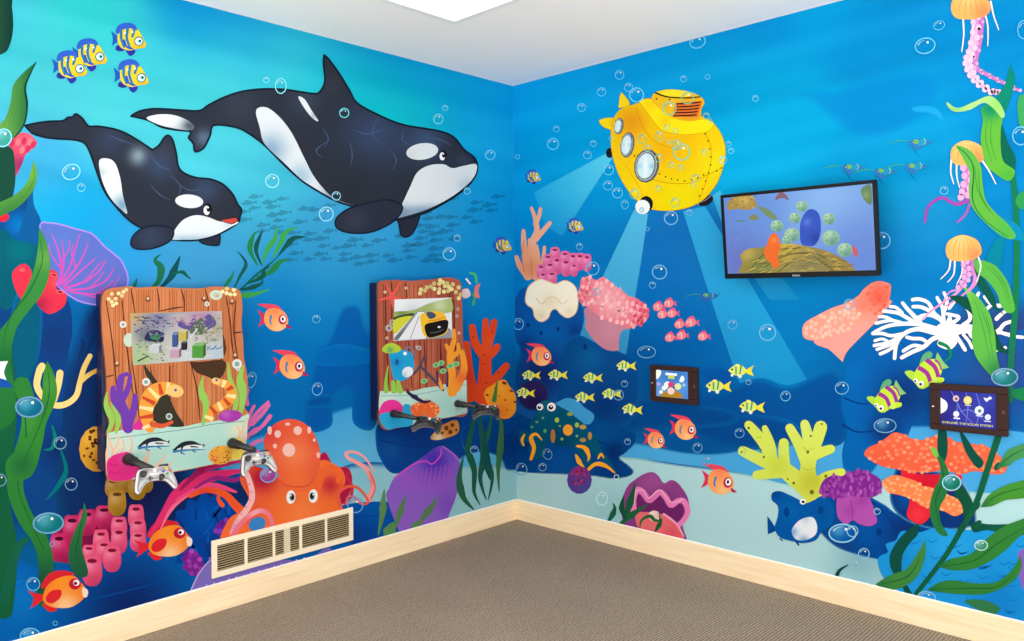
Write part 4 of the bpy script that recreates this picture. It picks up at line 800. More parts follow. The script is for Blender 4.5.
a.dot(787, 512, 3, (0, 62, 140), 5); a.dot(821, 510, 3, (0, 65, 140), 4); a.dot(803, 501.5, 3, W_); a.dot(803.4, 501.8, 1.5, (15, 25, 40))
a.line([(780, 538), (783, 541)], 1.5, (0, 60, 140), 1); a.line([(797, 542), (799, 545)], 2.5, (0, 60, 140), 1.5); fin(a)
a = Rr('purple_anemone', 'purple tufted anemone')
a.fill([(838, 496), (848, 492), (866, 494), (872, 503), (876, 515), (877, 522), (870, 526), (860, 524), (853, 520), (847, 524), (840, 520), (837, 512)], (178, 82, 178), sh=[(850, 510, 6, (150, 55, 155), .5), (862, 500, 7, (150, 50, 150), .6)]); a.line([(851, 500), (853, 512), (852, 520)], 1.2, (140, 50, 150), .6)
hp = [(820, 488), (825, 479), (834, 475), (842, 476), (850, 472), (862, 470), (873, 474), (881, 480), (882, 489), (876, 496), (864, 497), (850, 496), (842, 498), (830, 497), (822, 494)]
a.fill(hp, (128, 40, 148)); a.lumps(hp, 46, 1.7, (165, 72, 172), 8, 3, 0, 18); fin(a)
a = Rr('red_coral', 'flat knobbly red coral plates on a scarlet base')
a.fill([(902, 470), (920, 474), (950, 474), (962, 476), (956, 490), (938, 492), (934, 505), (929, 518), (921, 524), (912, 521), (907, 514), (910, 500), (905, 488)], (228, 34, 52), sh=[(930, 480, 14, (195, 20, 50), .7), (918, 515, 8, (240, 70, 80), .6)])
p1 = [(864.7, 455), (868, 448), (878.7, 443), (886, 438), (894, 432.5), (903, 434), (912, 438.5), (924, 440), (934, 436), (946, 436), (958, 442), (975, 444), (988, 447), (1000, 456), (1007, 464), (1004, 473), (992, 474), (976, 471), (960, 474), (946, 470), (930, 472), (914, 472), (898, 469), (885, 467), (874, 462)]
a.fill(p1, (240, 104, 70), sh=[(885, 460, 14, (230, 80, 60), .6), (940, 468, 30, (228, 82, 58), .5)]); a.lumps(p1, 100, 2.2, (250, 138, 102), 12, 1.8, 0, 18)
p2 = [(883, 483), (888, 477), (897, 475), (907, 478), (916, 481), (923, 486), (930, 487), (940, 492), (952, 496), (962, 502), (964, 511), (955, 516), (944, 511), (932, 508), (922, 506), (914, 500), (900, 495), (888, 492)]
a.fill(p2, (248, 132, 78)); a.lumps(p2, 48, 2., (255, 168, 115), 14, 1.7, 0, 14); fin(a)
a = Rr('salmon_coral', 'salmon pink trumpet shaped coral')
a.fill([(815, 338), (830, 350), (843, 362, 1), (847, 352), (860, 338), (876, 322), (889, 306), (890, 300), (860, 300)], (240, 158, 150), sh=[(880, 310, 10, (240, 110, 90), .8)])
p3 = [(802.5, 330), (806, 322), (820, 314), (832, 308), (846, 303), (858, 296), (864, 289), (872, 283), (880, 281), (890, 284), (891, 291), (888, 304), (880, 314), (866, 322), (850, 330), (838, 336), (822, 340), (806, 339)]
a.fill(p3, (246, 158, 140), sh=[(880, 296, 14, (236, 88, 72), .95), (862, 305, 9, (242, 120, 100), .8)]); a.lumps([(803, 330), (820, 316), (846, 306), (860, 310), (856, 324), (838, 334), (812, 338)], 42, 2.2, (252, 186, 168), 15, 2.2, 0, 12)
a.lumps([(862, 298), (872, 285), (889, 286), (886, 304), (872, 316)], 16, 2.6, (238, 110, 88), 16, 1.8, -35, 16); fin(a)
a = Rr('blue_coral', 'bright blue scaly coral mound')
a.fill([(878, 563), (880, 556), (888, 552), (886, 544), (896, 540), (902, 531), (920, 532), (938, 527), (960, 530), (985, 529), (1005, 532), (1060, 540), (1060, 700), (960, 640), (900, 592), (884, 578)], (28, 152, 226), sh=[(905, 560, 16, (20, 135, 212), .6), (1000, 600, 30, (10, 115, 200), .6), (950, 545, 20, (45, 170, 235), .6)])
rb = random.Random(6)
for _ in range(75):
    x, y = rb.uniform(888, 1045), rb.uniform(538, 625)
    if y < 560 + (x - 878) * .45: a.line([(x - 6, y), (x - 2, y + 3.4), (x + 5, y + 1)], .8, (12, 118, 205), .5, mid=1.4, keep=True)
RW.lay += 1; fin(a)
a = Rr('purple_coral', 'lilac coral at the right edge'); a.fill([(1018, 560), (1024, 548), (1060, 540), (1060, 590), (1026, 592)], (130, 100, 190)); fin(a)
# white fan coral
a = Rr('white_fan_coral', 'white branching fan coral')
def z3(l): return [(850 + x / 4.58, 280 + y / 4.58) for x, y in l]
wc = (250, 248, 244)
a.fill(z3([(400, 290), (420, 250), (400, 210), (440, 190), (460, 150), (480, 200), (560, 205), (560, 240), (500, 250), (490, 290), (460, 318), (420, 310)]), wc, sh=[(948, 334, 8, (255, 236, 215), .7)])
for l, w, w2 in (([(580, 225), (450, 235), (330, 205), (250, 200), (170, 212), (110, 240)], 7, 3), ([(330, 205), (290, 160), (262, 130), (242, 105)], 6, 3.4), ([(290, 190), (230, 155), (185, 145), (155, 142)], 5, 3.4), ([(240, 150), (210, 125), (185, 122)], 4, 3), ([(250, 200), (190, 185), (120, 198)], 4, 3.2), ([(200, 186), (165, 170), (135, 168)], 4, 3),
                 ([(430, 250), (380, 240), (310, 225), (250, 245), (215, 290), (205, 358)], 6, 3.6), ([(250, 245), (190, 255), (150, 245), (105, 245)], 4.4, 3.4), ([(235, 255), (180, 285), (112, 300)], 4.4, 3.4), ([(180, 285), (150, 270), (115, 278)], 3.4, 3), ([(220, 285), (175, 300), (125, 318)], 4, 3.2), ([(210, 300), (170, 325), (140, 338)], 4, 3.4),
                 ([(430, 255), (380, 270), (340, 305), (285, 330), (238, 355)], 6, 3.8), ([(360, 290), (330, 270), (290, 268), (262, 262)], 4.4, 3.6), ([(330, 305), (290, 300), (245, 325)], 4.4, 3.4), ([(440, 220), (415, 180), (380, 150), (330, 125), (290, 122)], 6, 3.4), ([(385, 150), (360, 105), (320, 88), (288, 90)], 4.6, 3.6), ([(410, 180), (380, 165), (350, 160), (325, 165)], 4, 3.4),
                 ([(350, 160), (330, 180), (310, 168)], 3.4, 2.6), ([(430, 190), (425, 130), (405, 90), (400, 80)], 5, 3.2), ([(430, 150), (445, 100), (432, 58)], 4.4, 3.2), ([(455, 130), (480, 95), (480, 70)], 4, 3), ([(450, 200), (480, 190), (500, 170), (470, 160), (445, 155)], 5, 3), ([(520, 205), (550, 180), (545, 140), (520, 110)], 5, 4), ([(540, 225), (560, 260), (590, 270)], 4.6, 3.4), ([(490, 260), (510, 290), (528, 320)], 5, 3.6), ([(520, 250), (545, 280), (560, 310)], 4, 3),
                 ([(590, 60), (575, 90), (560, 110)], 4, 3.6), ([(618, 76), (650, 112), (690, 118)], 4.4, 4), ([(650, 112), (625, 135), (615, 150)], 4.4, 3.2), ([(710, 145), (690, 160), (672, 178)], 4.4, 4), ([(748, 188), (710, 200), (690, 222)], 4.4, 4), ([(690, 240), (730, 250), (750, 240)], 4.4, 4), ([(730, 255), (750, 258), (790, 262)], 3.6, 3.4), ([(662, 322), (690, 318), (712, 310)], 4, 3.4), ([(690, 225), (670, 240), (650, 240)], 5, 6), ([(620, 230), (690, 240)], 4, 4)):
    a.line(z3(l), w * .78, wc, w2)
fin(a)
# striped fish pair
for x, y, k, lb in ((887.5, 398, 1., 'lime and purple striped fish, lower left of the pair'), (928, 372.5, 1.12, 'lime and purple striped fish beside the large tablet')):
    a = Rr('striped_fish', lb, (x, y, k, -38, 1)); li = (190, 225, 60)
    a.fill([(-6, 8), (-2, 12), (6, 15), (8, 12), (2, 8)], li); a.fill([(-2, -9), (6, -15), (13, -14), (12, -9)], (90, 170, 120)); a.fill([(-13, 2, 1), (-16, -6), (-16, -13), (-11, -11), (-9, -5)], (170, 215, 70)); a.fill([(12, -4), (18, -9, 1), (17, 2), (18, 8, 1), (12, 5)], (130, 195, 110))
    bd = [(-15, 4), (-12, -5), (-5, -9), (4, -10), (12, -6), (14, 0), (12, 6), (4, 10), (-5, 10), (-12, 9)]
    a.fill(bd, li, sh=[(0, 8, 7, (215, 240, 90), .6)])
    for q in ([(-4, -9), (-1, 0), (-4, 10)], [(6, -10), (8, 0), (5, 9)]): a.line(q, 4.2, (160, 50, 150), 3.6, cap=False)
    a.line([(12, -5), (13, 0), (11, 6)], 2, (160, 60, 150), 1.6, cap=False)
    a.fill([(-5, 8), (-1, 13), (3, 9)], (200, 230, 90)); a.dot(-11, 4, 2.6, W_); a.dot(-11.5, 4.3, 1.4, (60, 20, 70)); a.dot(-13, -1, 2., W_); a.dot(-13.5, -1, 1, (60, 20, 70)); fin(a)
# jellyfish
def jelly(label, x, y, k, arms, legs):
    a = Rr('jellyfish', label)
    cap = [(x - 17 * k, y + 5 * k), (x - 14 * k, y - 6 * k), (x - 1 * k, y - 12 * k), (x + 14 * k, y - 7 * k), (x + 19 * k, y + 4 * k), (x + 14 * k, y + 11 * k), (x + 2 * k, y + 14 * k), (x - 12 * k, y + 13 * k)]
    for p, w, c in arms: a.line(p, w, c, 2.4, sh=[(p[0][0], p[0][1], 14, (170, 90, 180), .6)])
    for p in legs: a.line(p, 2., (235, 235, 250), .9)
    for p, w, c in arms:
        if w > 5:
            for i, q in enumerate(curve(p, False)[1::2]): a.dot(q[0] + (w * .28 if i % 2 else -w * .28), q[1], w * .26, mix(c, (255, 225, 240), .45), w * .3, keep=True)
    RW.lay += 1
    a.fill(cap, (250, 178, 98), sh=[(x - 3, y - 6, 9 * k, (253, 205, 135), .8), (x + 12 * k, y + 8 * k, 8 * k, (236, 132, 88), .8)])
    for i in range(5): u = x + (-9 + i * 5) * k; a.line([(u * .6 + x * .4, y - 8 * k), (u, y + 2), (u, y + 11 * k)], .4, (238, 150, 78), .4, mid=1)
    fin(a)
PA = (218, 140, 205)
jelly('orange jellyfish at the top edge with a long pink tail', 970, 4, 1.1, [([(976, 12), (976, 30), (972, 50), (968, 62), (972, 74), (980, 84), (992, 92), (1000, 92)], 10, (240, 178, 215)), ([(982, 14), (980, 40), (976, 66), (990, 76), (1006, 84), (1020, 91)], 6, (196, 120, 195))], [[(963, 16), (964, 34), (962, 52)], [(984, 10), (988, 26), (988, 46)], [(991, 2), (994, 16), (999, 30)], [(973, 14), (974, 24), (972, 34)]])
jelly('orange jellyfish behind the green kelp leaves', 967, 152, .95, [([(964, 160), (968, 174), (966, 190), (964, 198)], 12, (205, 125, 195)), ([(966, 190), (968, 200), (956, 204), (944, 198), (936, 200), (928, 208), (925, 222)], 4, (160, 70, 175)), ([(970, 204), (966, 214), (958, 222)], 3, (150, 100, 200))], [[(952, 158), (951, 172), (954, 184)], [(982, 160), (990, 172), (996, 184)], [(957, 162), (957, 176), (960, 188)], [(984, 156), (992, 164), (994, 170)]])
a = Rr('pink_fronds', 'thin pink fronds below the lowest jellyfish'); a.line([(966, 270), (966, 280), (958, 292), (944, 302), (930, 312), (922, 320)], 3, (232, 155, 205), 1.6); a.line([(972, 264), (974, 282), (962, 296), (946, 306)], 2.4, (225, 140, 200), 1.4); a.line([(958, 290), (950, 292), (944, 300)], 2, (200, 150, 215), 1); fin(a)
# kelp on the right
a = Rr('kelp', 'tall green kelp with broad leaves at the right edge')
st = (18, 118, 78)
a.line([(1004, 138), (1010, 160), (1015, 195), (1017, 240), (1016, 300), (1012, 350), (1010, 400)], 5, st, 7, sh=[(1012, 380, 30, (35, 95, 90), .6)])
a.line([(1006, 150), (1008, 160), (1012, 168)], 6, (12, 95, 70), 4)
a.fill([(985, 262), (996, 240), (1004, 236), (1002, 262), (994, 280), (982, 276)], (0, 130, 140), al=.7)
a.fill([(982, 200), (1000, 215), (1018, 225), (1024, 240), (1000, 236), (984, 220)], (10, 140, 175), al=.7)
a.fill([(1011, 64, 1), (1015, 80), (1011, 97), (1004, 116), (998, 124), (989, 112), (996, 98), (1005, 84)], (8, 132, 112), sh=[(998, 112, 8, (5, 105, 100), .7)])
a.fill([(1001, 124), (1008, 142), (1016, 160), (1012, 176), (1004, 168), (998, 150)], (8, 98, 78))
lfK = [(981.6, 108), (992, 104), (1003, 112), (1001, 130), (1001, 148), (1004, 162), (1015, 171), (1009, 181), (996, 174), (986, 164), (981, 140), (983, 122)]
a.fill(lfK, (98, 182, 62), grad=((990, 108), (992, 150), (96, 180, 60)), sh=[(990, 108, 11, (10, 135, 100), .95), (1008, 176, 8, (60, 165, 60), .6)])
a.fill([(947, 102), (958, 108), (974, 102), (989, 96), (999, 102), (1005, 114), (1002, 118), (994, 109), (984, 103), (970, 110), (956, 112), (949, 108)], (168, 218, 135), sh=[(955, 108, 8, (120, 195, 130), .6), (998, 106, 8, (130, 205, 90), .6)])
lfL = [(955, 145, 1), (964, 147), (973, 153), (981, 166), (983, 184), (986, 200), (996, 213), (1008, 224), (1016, 236), (1008, 239), (994, 230), (980, 217), (971, 204), (969, 188), (970, 174), (964, 160)]
a.fill(lfL, (96, 178, 66), sh=[(1006, 232, 12, (70, 170, 75), .7), (964, 152, 10, (90, 175, 85), .7)]); a.line([(958, 147), (968, 156), (974, 170), (973, 200), (985, 220), (1008, 237)], .8, (25, 110, 60), .6, mid=1.4)
lfM = [(973, 259, 1), (985, 261), (997, 267), (1008, 282), (1013, 298), (1015, 310), (1008, 313), (1001, 305), (997, 293), (987, 280), (977, 272)]
a.fill([(973, 262), (985, 280), (994, 295), (998, 308), (1006, 315), (994, 308), (984, 294), (975, 280)], (10, 85, 75)); a.fill(lfM, (88, 175, 70)); 
a.fill([(950, 297), (962, 296), (978, 304), (992, 322), (1002, 345), (1010, 352), (1000, 352), (985, 340), (975, 318), (962, 306)], (12, 78, 62))
lfN = [(963, 286, 1), (970, 290), (980, 299), (990, 314), (995, 334), (997, 355), (1001, 374), (996, 379), (985, 369), (975, 354), (972, 335), (973, 316), (969, 300)]
a.fill(lfN, (92, 178, 72), sh=[(965, 292, 9, (130, 200, 90), .7), (996, 370, 12, (40, 120, 72), .85)])
for p in ([(992, 118), (991, 140), (996, 160)], [(987, 120), (986, 140), (992, 162)], [(975, 165), (978, 190), (990, 212)], [(979, 170), (981, 195), (994, 216)], [(985, 265), (1000, 280), (1009, 304)], [(990, 264), (1004, 282), (1011, 304)], [(975, 300), (984, 330), (990, 360)], [(980, 306), (989, 332), (994, 362)], [(985, 312), (992, 335)]): a.line(p, .4, (62, 148, 58), .4, mid=1.1, keep=True)
RW.lay += 1
a.fill([(1060, 92), (1026, 94), (1019, 98), (1018, 112), (1024, 130), (1060, 140)], (60, 160, 90)); a.fill([(1012, 392), (1020, 388), (1060, 384), (1060, 404), (1020, 400)], (25, 125, 75)); a.fill([(1016, 200), (1026, 190), (1060, 188), (1060, 212), (1024, 210)], (45, 150, 85))
fin(a)
jelly('orange jellyfish above the white fan coral', 963, 247, 1., [([(964, 258), (967, 270), (966, 280), (960, 288)], 9, (196, 120, 195)), ([(972, 258), (973, 270), (976, 282), (968, 292)], 4, PA)], [[(951, 258), (949, 270), (941, 279)], [(955, 260), (954, 274), (948, 282)], [(963, 260), (962, 274), (957, 284)], [(977, 254), (981, 266), (977, 282)]])
a = Rr('kelp', 'green curl over the fan coral'); a.line([(940, 343), (948, 347), (951, 355), (946, 361)], 4, (15, 130, 85), 2); fin(a)
a = Rr('kelp', 'diagonal green kelp with long leaves in the lower right corner')
GA, GB, GD = (68, 145, 52), (50, 128, 55), (12, 78, 66)
a.fill([(939, 430), (946, 430), (948, 450), (944, 462), (938, 452)], GD); a.fill([(960, 430), (968, 440), (976, 452), (984, 462), (978, 468), (966, 452)], GD)
a.fill([(919, 523, 1), (908, 530), (897, 542), (890, 556), (892, 570), (900, 582), (906, 594, 1), (913, 594, 1), (906, 582), (902, 570), (903, 555), (910, 543), (918, 534)], GD)
a.fill([(972, 522), (988, 524), (1010, 524), (1060, 522), (1060, 534), (1010, 534), (988, 530), (974, 532)], GD, sh=[(1000, 530, 12, (20, 100, 65), .6)])
a.fill([(952, 480), (962, 486), (972, 500), (974, 515), (965, 520), (962, 505), (955, 494)], (15, 80, 58))
a.line([(1000, 432), (990, 462), (976, 504), (960, 532), (944, 558), (916, 594)], 7, (18, 92, 62), 4.5)
for p in (((998, 466), 6), ((976, 506), 7), ((962, 528), 7), ((978, 524), 6)): a.dot(p[0][0], p[0][1], p[1] * .8, (14, 88, 60), p[1] * .5, -50)
for p, c, vn in (([(981, 507, 1), (988, 496), (1002, 487), (1020, 481), (1060, 474), (1060, 492), (1024, 498), (1006, 500), (992, 506)], GA, [(984, 505), (1000, 494), (1030, 486)]),
                 ([(997, 468, 1), (1004, 456), (1014, 447), (1060, 435), (1060, 452), (1022, 458), (1008, 466)], (70, 145, 85), [(1000, 466), (1012, 455), (1030, 447)]),
                 ([(938, 566, 1), (950, 559), (970, 554), (984, 541), (998, 530), (1014, 522), (1060, 508), (1060, 525), (1024, 534), (1008, 548), (992, 560), (972, 569), (952, 570)], GB, [(944, 566), (975, 560), (998, 543), (1030, 524)]),
                 ([(927, 590, 1), (938, 583), (952, 580), (975, 583), (995, 582), (1008, 574), (1016, 564), (1020, 555, 1), (1022, 566), (1016, 578), (1002, 588), (984, 594), (960, 594), (940, 592)], GB, [(932, 589), (965, 588), (996, 587), (1014, 574)]),
                 ([(876, 584, 1), (890, 575), (906, 569), (916, 556), (922, 546), (925, 539, 1), (926, 552), (922, 567), (914, 580), (900, 588), (886, 590)], (62, 135, 62), [(882, 584), (908, 576), (920, 558)]),
                 ([(932, 449, 1), (940, 455), (947, 466), (950, 480), (946, 496), (940, 508), (941, 522), (948, 535), (940, 534), (932, 522), (930, 506), (934, 490), (940, 478), (940, 464)], (38, 118, 62), [(938, 458), (944, 478), (936, 500), (940, 526)])):
    a.fill(p, c, sh=[(p[0][0], p[0][1], 12, mix(c, (20, 90, 60), .8), .6)]); a.line(vn, .6, mix(c, (15, 70, 40), .6), .4, mid=1.3)
a.dot(935, 452, 3, (120, 190, 80), 6, -30); a.fill([(965, 601), (985, 600), (1000, 608), (990, 614)], (50, 120, 75)); fin(a)
a = Rr('kelp', 'tiny curled green blade above the baseboard'); a.line([(836, 578), (840, 570), (848, 565)], 5, (10, 75, 75), 1); fin(a)

# ---- submarine
a = Rr('submarine', 'round yellow submarine with three portholes'); subs = []
YB, YO, YL = (242, 205, 12), (228, 146, 24), (240, 226, 15)
for p in ([(619, 108, 1), (620, 98), (621.7, 92.5, 1), (626, 97), (630, 105)], [(599.5, 121.5), (603, 119), (608, 118), (616, 119), (617, 126), (612, 129.5), (604, 127)]):
    b = a.sub('fin'); b.fill(p, (246, 215, 25), sh=[(614, 122, 4, (230, 165, 20), .6)]); b.outline(p, .5, (190, 140, 10)); subs.append(b)
for x, y, rx, ry, nm in ((609.8, 153, 3.4, 5, 'lamp'), (646.5, 204, 8, 8.5, 'lamp'), (706, 200.5, 8, 5, 'lamp')):
    if 640 < x < 700: continue
    b = a.sub(nm); b.dot(x, y, rx, (28, 28, 34), ry, -25 if x > 700 else 0)
    if x > 700: b.line([(698, 203), (706, 200), (712, 195)], 1, (130, 130, 135), 1)
    subs.append(b)
h = a.sub('hull'); hull = [(611.5, 135), (613, 122), (620, 110.6), (633.7, 105), (650, 102), (680, 108), (708, 120), (718.8, 130), (724.5, 143), (725.6, 155), (722.5, 170), (716, 185), (704, 199), (688, 207.5), (668, 210.5), (650, 208.5), (638, 201), (627, 188), (618, 171), (612.5, 152)]
h.fill(hull, YB, step=2, sh=[(632, 122, 17, YO, .9), (668, 150, 24, (238, 175, 15), .85), (625, 150, 12, (245, 190, 30), .7), (714, 165, 14, (232, 224, 20), .9), (680, 200, 28, (236, 218, 4), .9), (690, 130, 10, (236, 170, 20), .6), (640, 190, 12, (250, 215, 20), .8)])
h.outline(hull, .9, (205, 165, 10))
h.line([(636, 108), (644, 128), (656, 142), (680, 150)], 1., (214, 148, 12), .6); h.line([(648, 178), (668, 183), (690, 183), (706, 176), (722, 168)], 1.1, (215, 160, 10), .8); h.line([(704, 130), (712, 150), (708, 176), (698, 205)], 1.1, (222, 170, 10), .8); h.line([(626, 165), (640, 188), (644, 200)], .8, (225, 165, 20), .5)
for x, y in ((705.5, 134), (708.5, 141), (710, 149), (711, 157), (711, 165), (709, 173), (706, 181), (703, 189), (700, 196), (660, 174), (666, 177), (672, 179), (678, 180), (685, 181), (692, 180), (698, 178), (704, 175), (717, 171), (722, 168), (635, 156)): h.dot(x, y, .9, (95, 70, 20), keep=True)
RW.lay += 1; subs.append(h)
b = a.sub('lamp', 'front lamp shining white'); b.dot(646.5, 204, 7, (24, 24, 30), 8); b.dot(643, 207, 7.4, (240, 244, 248), 7.2); b.dot(642, 210, 2.4, (120, 190, 220), 2.8); b.dot(642, 210, 1.6, (200, 235, 245), 2); subs.append(b)
h = a.sub('hood'); hp = [(640, 101.8), (646, 99), (653, 99.7), (662, 107), (672, 115), (686, 120), (699, 119.3), (709, 120), (714.5, 124.8), (708, 131.5), (696, 134), (681.7, 134.6), (664, 131), (655, 123), (648, 113)]
h.fill(hp, (250, 228, 20), sh=[(650, 104, 7, (236, 190, 15), .5), (665, 122, 6, (235, 180, 10), .5)]); h.outline(hp, .7, (195, 150, 10)); subs.append(h)
h = a.sub('hatch'); hp = [(652, 100), (655, 93), (662, 90.5), (672, 89.5), (686, 91), (696, 94), (703.5, 99), (705, 104, 1), (702, 109), (700, 119.5), (686, 121), (672, 118), (662, 111)]
h.fill(hp, (238, 185, 30), sh=[(675, 100, 14, (246, 205, 40), .5), (690, 112, 12, (222, 130, 30), .7)]); h.fill([(660, 93), (668, 90), (684, 91), (692, 94), (686, 97), (668, 97)], (252, 225, 40)); h.line([(656, 93), (668, 97), (688, 98), (700, 97)], 1.6, (35, 28, 20), 1.2)
h.fill([(676, 103), (703, 101), (698, 117), (673, 117)], (224, 112, 42), sm=False)
for i in range(5): h.line([(677 - i * .8, 104 + i * 3), (690, 103.5 + i * 3), (701 - i, 102 + i * 3.2)], 1.3, (30, 22, 25), 1.3, cap=False)
h.dot(657, 99, .9, (60, 40, 10)); h.dot(670, 99.5, .9, (60, 40, 10)); subs.append(h)
for x, y, rx, ry, r in ((618.8, 126.3, 4.6, 8.4, 12), (627.3, 145, 7, 13, 10), (646.5, 166, 12.6, 17, 10)):
    h = a.sub('porthole'); h.dot(x + .6, y, rx, (88, 92, 98), ry, r); h.dot(x, y, rx * .86, (168, 176, 182), ry * .9, r); h.dot(x, y, rx * .76, (90, 104, 112), ry * .82, r); h.dot(x - .4, y, rx * .68, (205, 232, 242), ry * .76, r, sh=[(x - rx * .05, y, (rx * .14, ry * .6), (250, 254, 255), .9), (x + rx * .5, y, rx * .22, (130, 190, 220), .8), (x - rx * .5, y, rx * .2, (150, 205, 228), .7)])
    for j in range(8): t = j * PI / 4; h.dot(x + rx * .9 * math.cos(t), y + ry * .92 * math.sin(t), .5, (60, 60, 65), keep=True)
    RW.lay += 1; subs.append(h)
fin(a); [s_.done() for s_ in subs]
# ---- bubbles
for q in ((698, 42, 8, 6, -20), (620, 75, 4.4), (602, 92, 4.2), (582, 107.5, 4), (637, 95, 7), (629, 87.5, 4.2), (557, 129, 3), (553.5, 144, 5.6), (594, 143.5, 3), (588, 155, 4), (518, 157, 2.2), (756, 98.5, 3), (729, 144, 2.6), (731.5, 151, 2.8), (684, 79, 3), (708, 77, 2.4), (609, 170, 5), (608.5, 185.5, 4.6), (618, 193, 5), (625.5, 204.5, 3.4, 4.4), (671.5, 218, 6.6), (690, 212.5, 3), (648, 229, 1.8), (660, 272, 7.2, 7, 20), (653, 285, 3.3), (580, 246.5, 3.2), (593, 268.5, 6.5), (597, 292, 3.6), (519, 324, 5, 5.6), (647, 352, 9, 5.8), (625, 383.5, 3.2), (619, 395, 5), (628, 441.5, 3), (733, 324.5, 4.6), (768, 332.5, 8), (749, 382, 2.6), (698, 447.5, 4.6), (740, 433, 4.6), (708, 460.5, 4.2), (522, 469, 5.4, 6, -20), (548, 454, 4.4, 5.4, -20), (543, 467, 3.8), (602.5, 498.5, 5.6, 6.4), (617, 477, 2.4), (925.5, 46, 10, 7.6, -15), (939.5, 25.5, 5.6, 4.4, -20), (944.5, 190.5, 4), (882.5, 240.5, 8), (842.3, 388, 6.6, 6), (786, 396, 4.8), (850, 304, 5.6, 5), (864.3, 553.5, 5.4), (877.5, 511, 3.2), (856, 564.5, 4), (867, 583.5, 5, 3), (927, 597, 9, 5.6, 10), (1021, 136, 8, 9), (1024, 30, 6, 9), (611, 138.5, 1.8)):
    bubble(Rr, *q)
bubble(Rr, 885.5, 425.5, 11, 7, 0, (5, 60, 125)); bubble(Rr, 1005, 377, 13, 8.5, 0, (20, 110, 110)); bubble(Rr, 843, 533, 13.5, 9, 0, (0, 85, 170)); bubble(Rr, 853, 531, 5.4); bubble(Rr, 952, 482.5, 9.2, 7.6, 0, (20, 115, 95)); bubble(Rr, 981.5, 545, 6.4, 5, 0, (60, 140, 110))
for q in ((670, 108.5, 6.6), (677.5, 145, 5), (682, 152, 8), (660, 136, 3.6, 4.6), (642, 139, 3.6, 4.6, 20), (688, 98, 6), (648, 148, 3.8, 2.6), (667.5, 127.5, 2.6), (676, 131, 2.4), (672, 165, 2.8), (681.5, 167.5, 2.6), (696, 178, 3.6), (705, 152, 2.8), (694, 185, 2.2), (659, 188.5, 2.6), (676, 202.5, 4, 4.6), (635, 194, 4.4, 5), (659.5, 158, 3.4, 4), (724, 160, 3.6), (707, 116, 3), (711, 121, 2), (669, 142, 2)):
    bubble(Rr, *q, inner=None, ring=(128, 192, 150) if 612 < q[0] < 722 else None)
print('RIGHT layers', RW.lay)
# ================================================================ the real objects on the walls
navy = mat('board_edge_navy', (14, 24, 62), .45, 0, .3)
blackp = mat('black_plastic', (22, 22, 24), .35, 0, .5)
dkgrey = mat('dark_grey_plastic', (52, 52, 56), .4, 0, .5)
midgrey = mat('mid_grey_plastic', (128, 128, 132), .3, .2, .5)
silver = mat('silver_plastic', (205, 206, 210), .3, .2, .5)
whitep = mat('white_plastic', (202, 200, 202), .35, 0, .4)
def join(parts):
    V, Fs = [], []
    for v, f in parts: o = len(V); V += [Vector(q) for q in v]; Fs += [tuple(i + o for i in g) for g in f]
    return V, Fs
def cyl(p, q, r, r2=None, n=20, cap=True):
    p, q = Vector(p), Vector(q); d = (q - p).normalized(); u = d.orthogonal().normalized(); w = d.cross(u); r2 = r if r2 is None else r2
    V = [p + (u * math.cos(2 * PI * i / n) + w * math.sin(2 * PI * i / n)) * r for i in range(n)] + [q + (u * math.cos(2 * PI * i / n) + w * math.sin(2 * PI * i / n)) * r2 for i in range(n)]
    Fs = [(i, (i + 1) % n, n + (i + 1) % n, n + i) for i in range(n)]
    if cap: Fs += [tuple(range(n))[::-1], tuple(range(n, 2 * n))]
    return V, Fs
def lathe(p, d, prof, n=20):
    """turned solid: prof is a list of (distance along d, radius)"""
    p, d = Vector(p), Vector(d).normalized(); u = d.orthogonal().normalized(); w = d.cross(u); V, Fs = [], []
    for h, r in prof: V += [p + d * h + (u * math.cos(2 * PI * i / n) + w * math.sin(2 * PI * i / n)) * r for i in range(n)]
    for k in range(len(prof) - 1):
        for i in range(n): j = (i + 1) % n; Fs.append((k * n + i, k * n + j, (k + 1) * n + j, (k + 1) * n + i))
    Fs += [tuple(range(n))[::-1], tuple(range((len(prof) - 1) * n, len(prof) * n))]
    return V, Fs
def hard(name, vf, m, parent, bv=.0015, smooth=False, label=None):
    o = link(name, vf[0], vf[1], m, parent, smooth=smooth, label=label)
    if bv: bevel(o, bv)
    return o
def panel_frame(surf):
    return surf
# ---- game boards ---------------------------------------------------------------
BD = .075
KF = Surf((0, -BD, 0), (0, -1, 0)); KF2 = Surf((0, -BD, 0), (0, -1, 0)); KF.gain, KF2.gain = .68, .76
wedge = mat('board_edge', (120, 68, 48), .6, 0, .1)
def board_body(name, outline, surf, parent, inset=.05):
    pl = curve(outline); F_ = [surf.hit(*p) for p in pl]; Bk = [Vector((v.x, -BD + .013, v.z)) for v in F_]; n = len(pl)
    V = F_ + Bk
    vs = [Vector(p) for p in pl]; ov, _, of, *_ = delaunay_2d_cdt(vs, [], [list(range(n))], 1, 1e-6)
    Fs = [tuple(f) for f in of if max(f) < n] + [tuple(i + n for i in f[::-1]) for f in of if max(f) < n]
    Fs += [(i, (i + 1) % n, n + (i + 1) % n, n + i) for i in range(n)]
    o = link('plank_board', V, Fs, wedge, parent, label='wavy edged board')
    xs_ = [v.x for v in F_]; zs_ = [v.z for v in F_]
    hard(name, boxmesh((min(xs_) + .004, -BD + .013, min(zs_) + inset), (max(xs_) - .03, -.0055, max(zs_) - .028)), navy, parent, .002, label='navy box behind the board'); return o
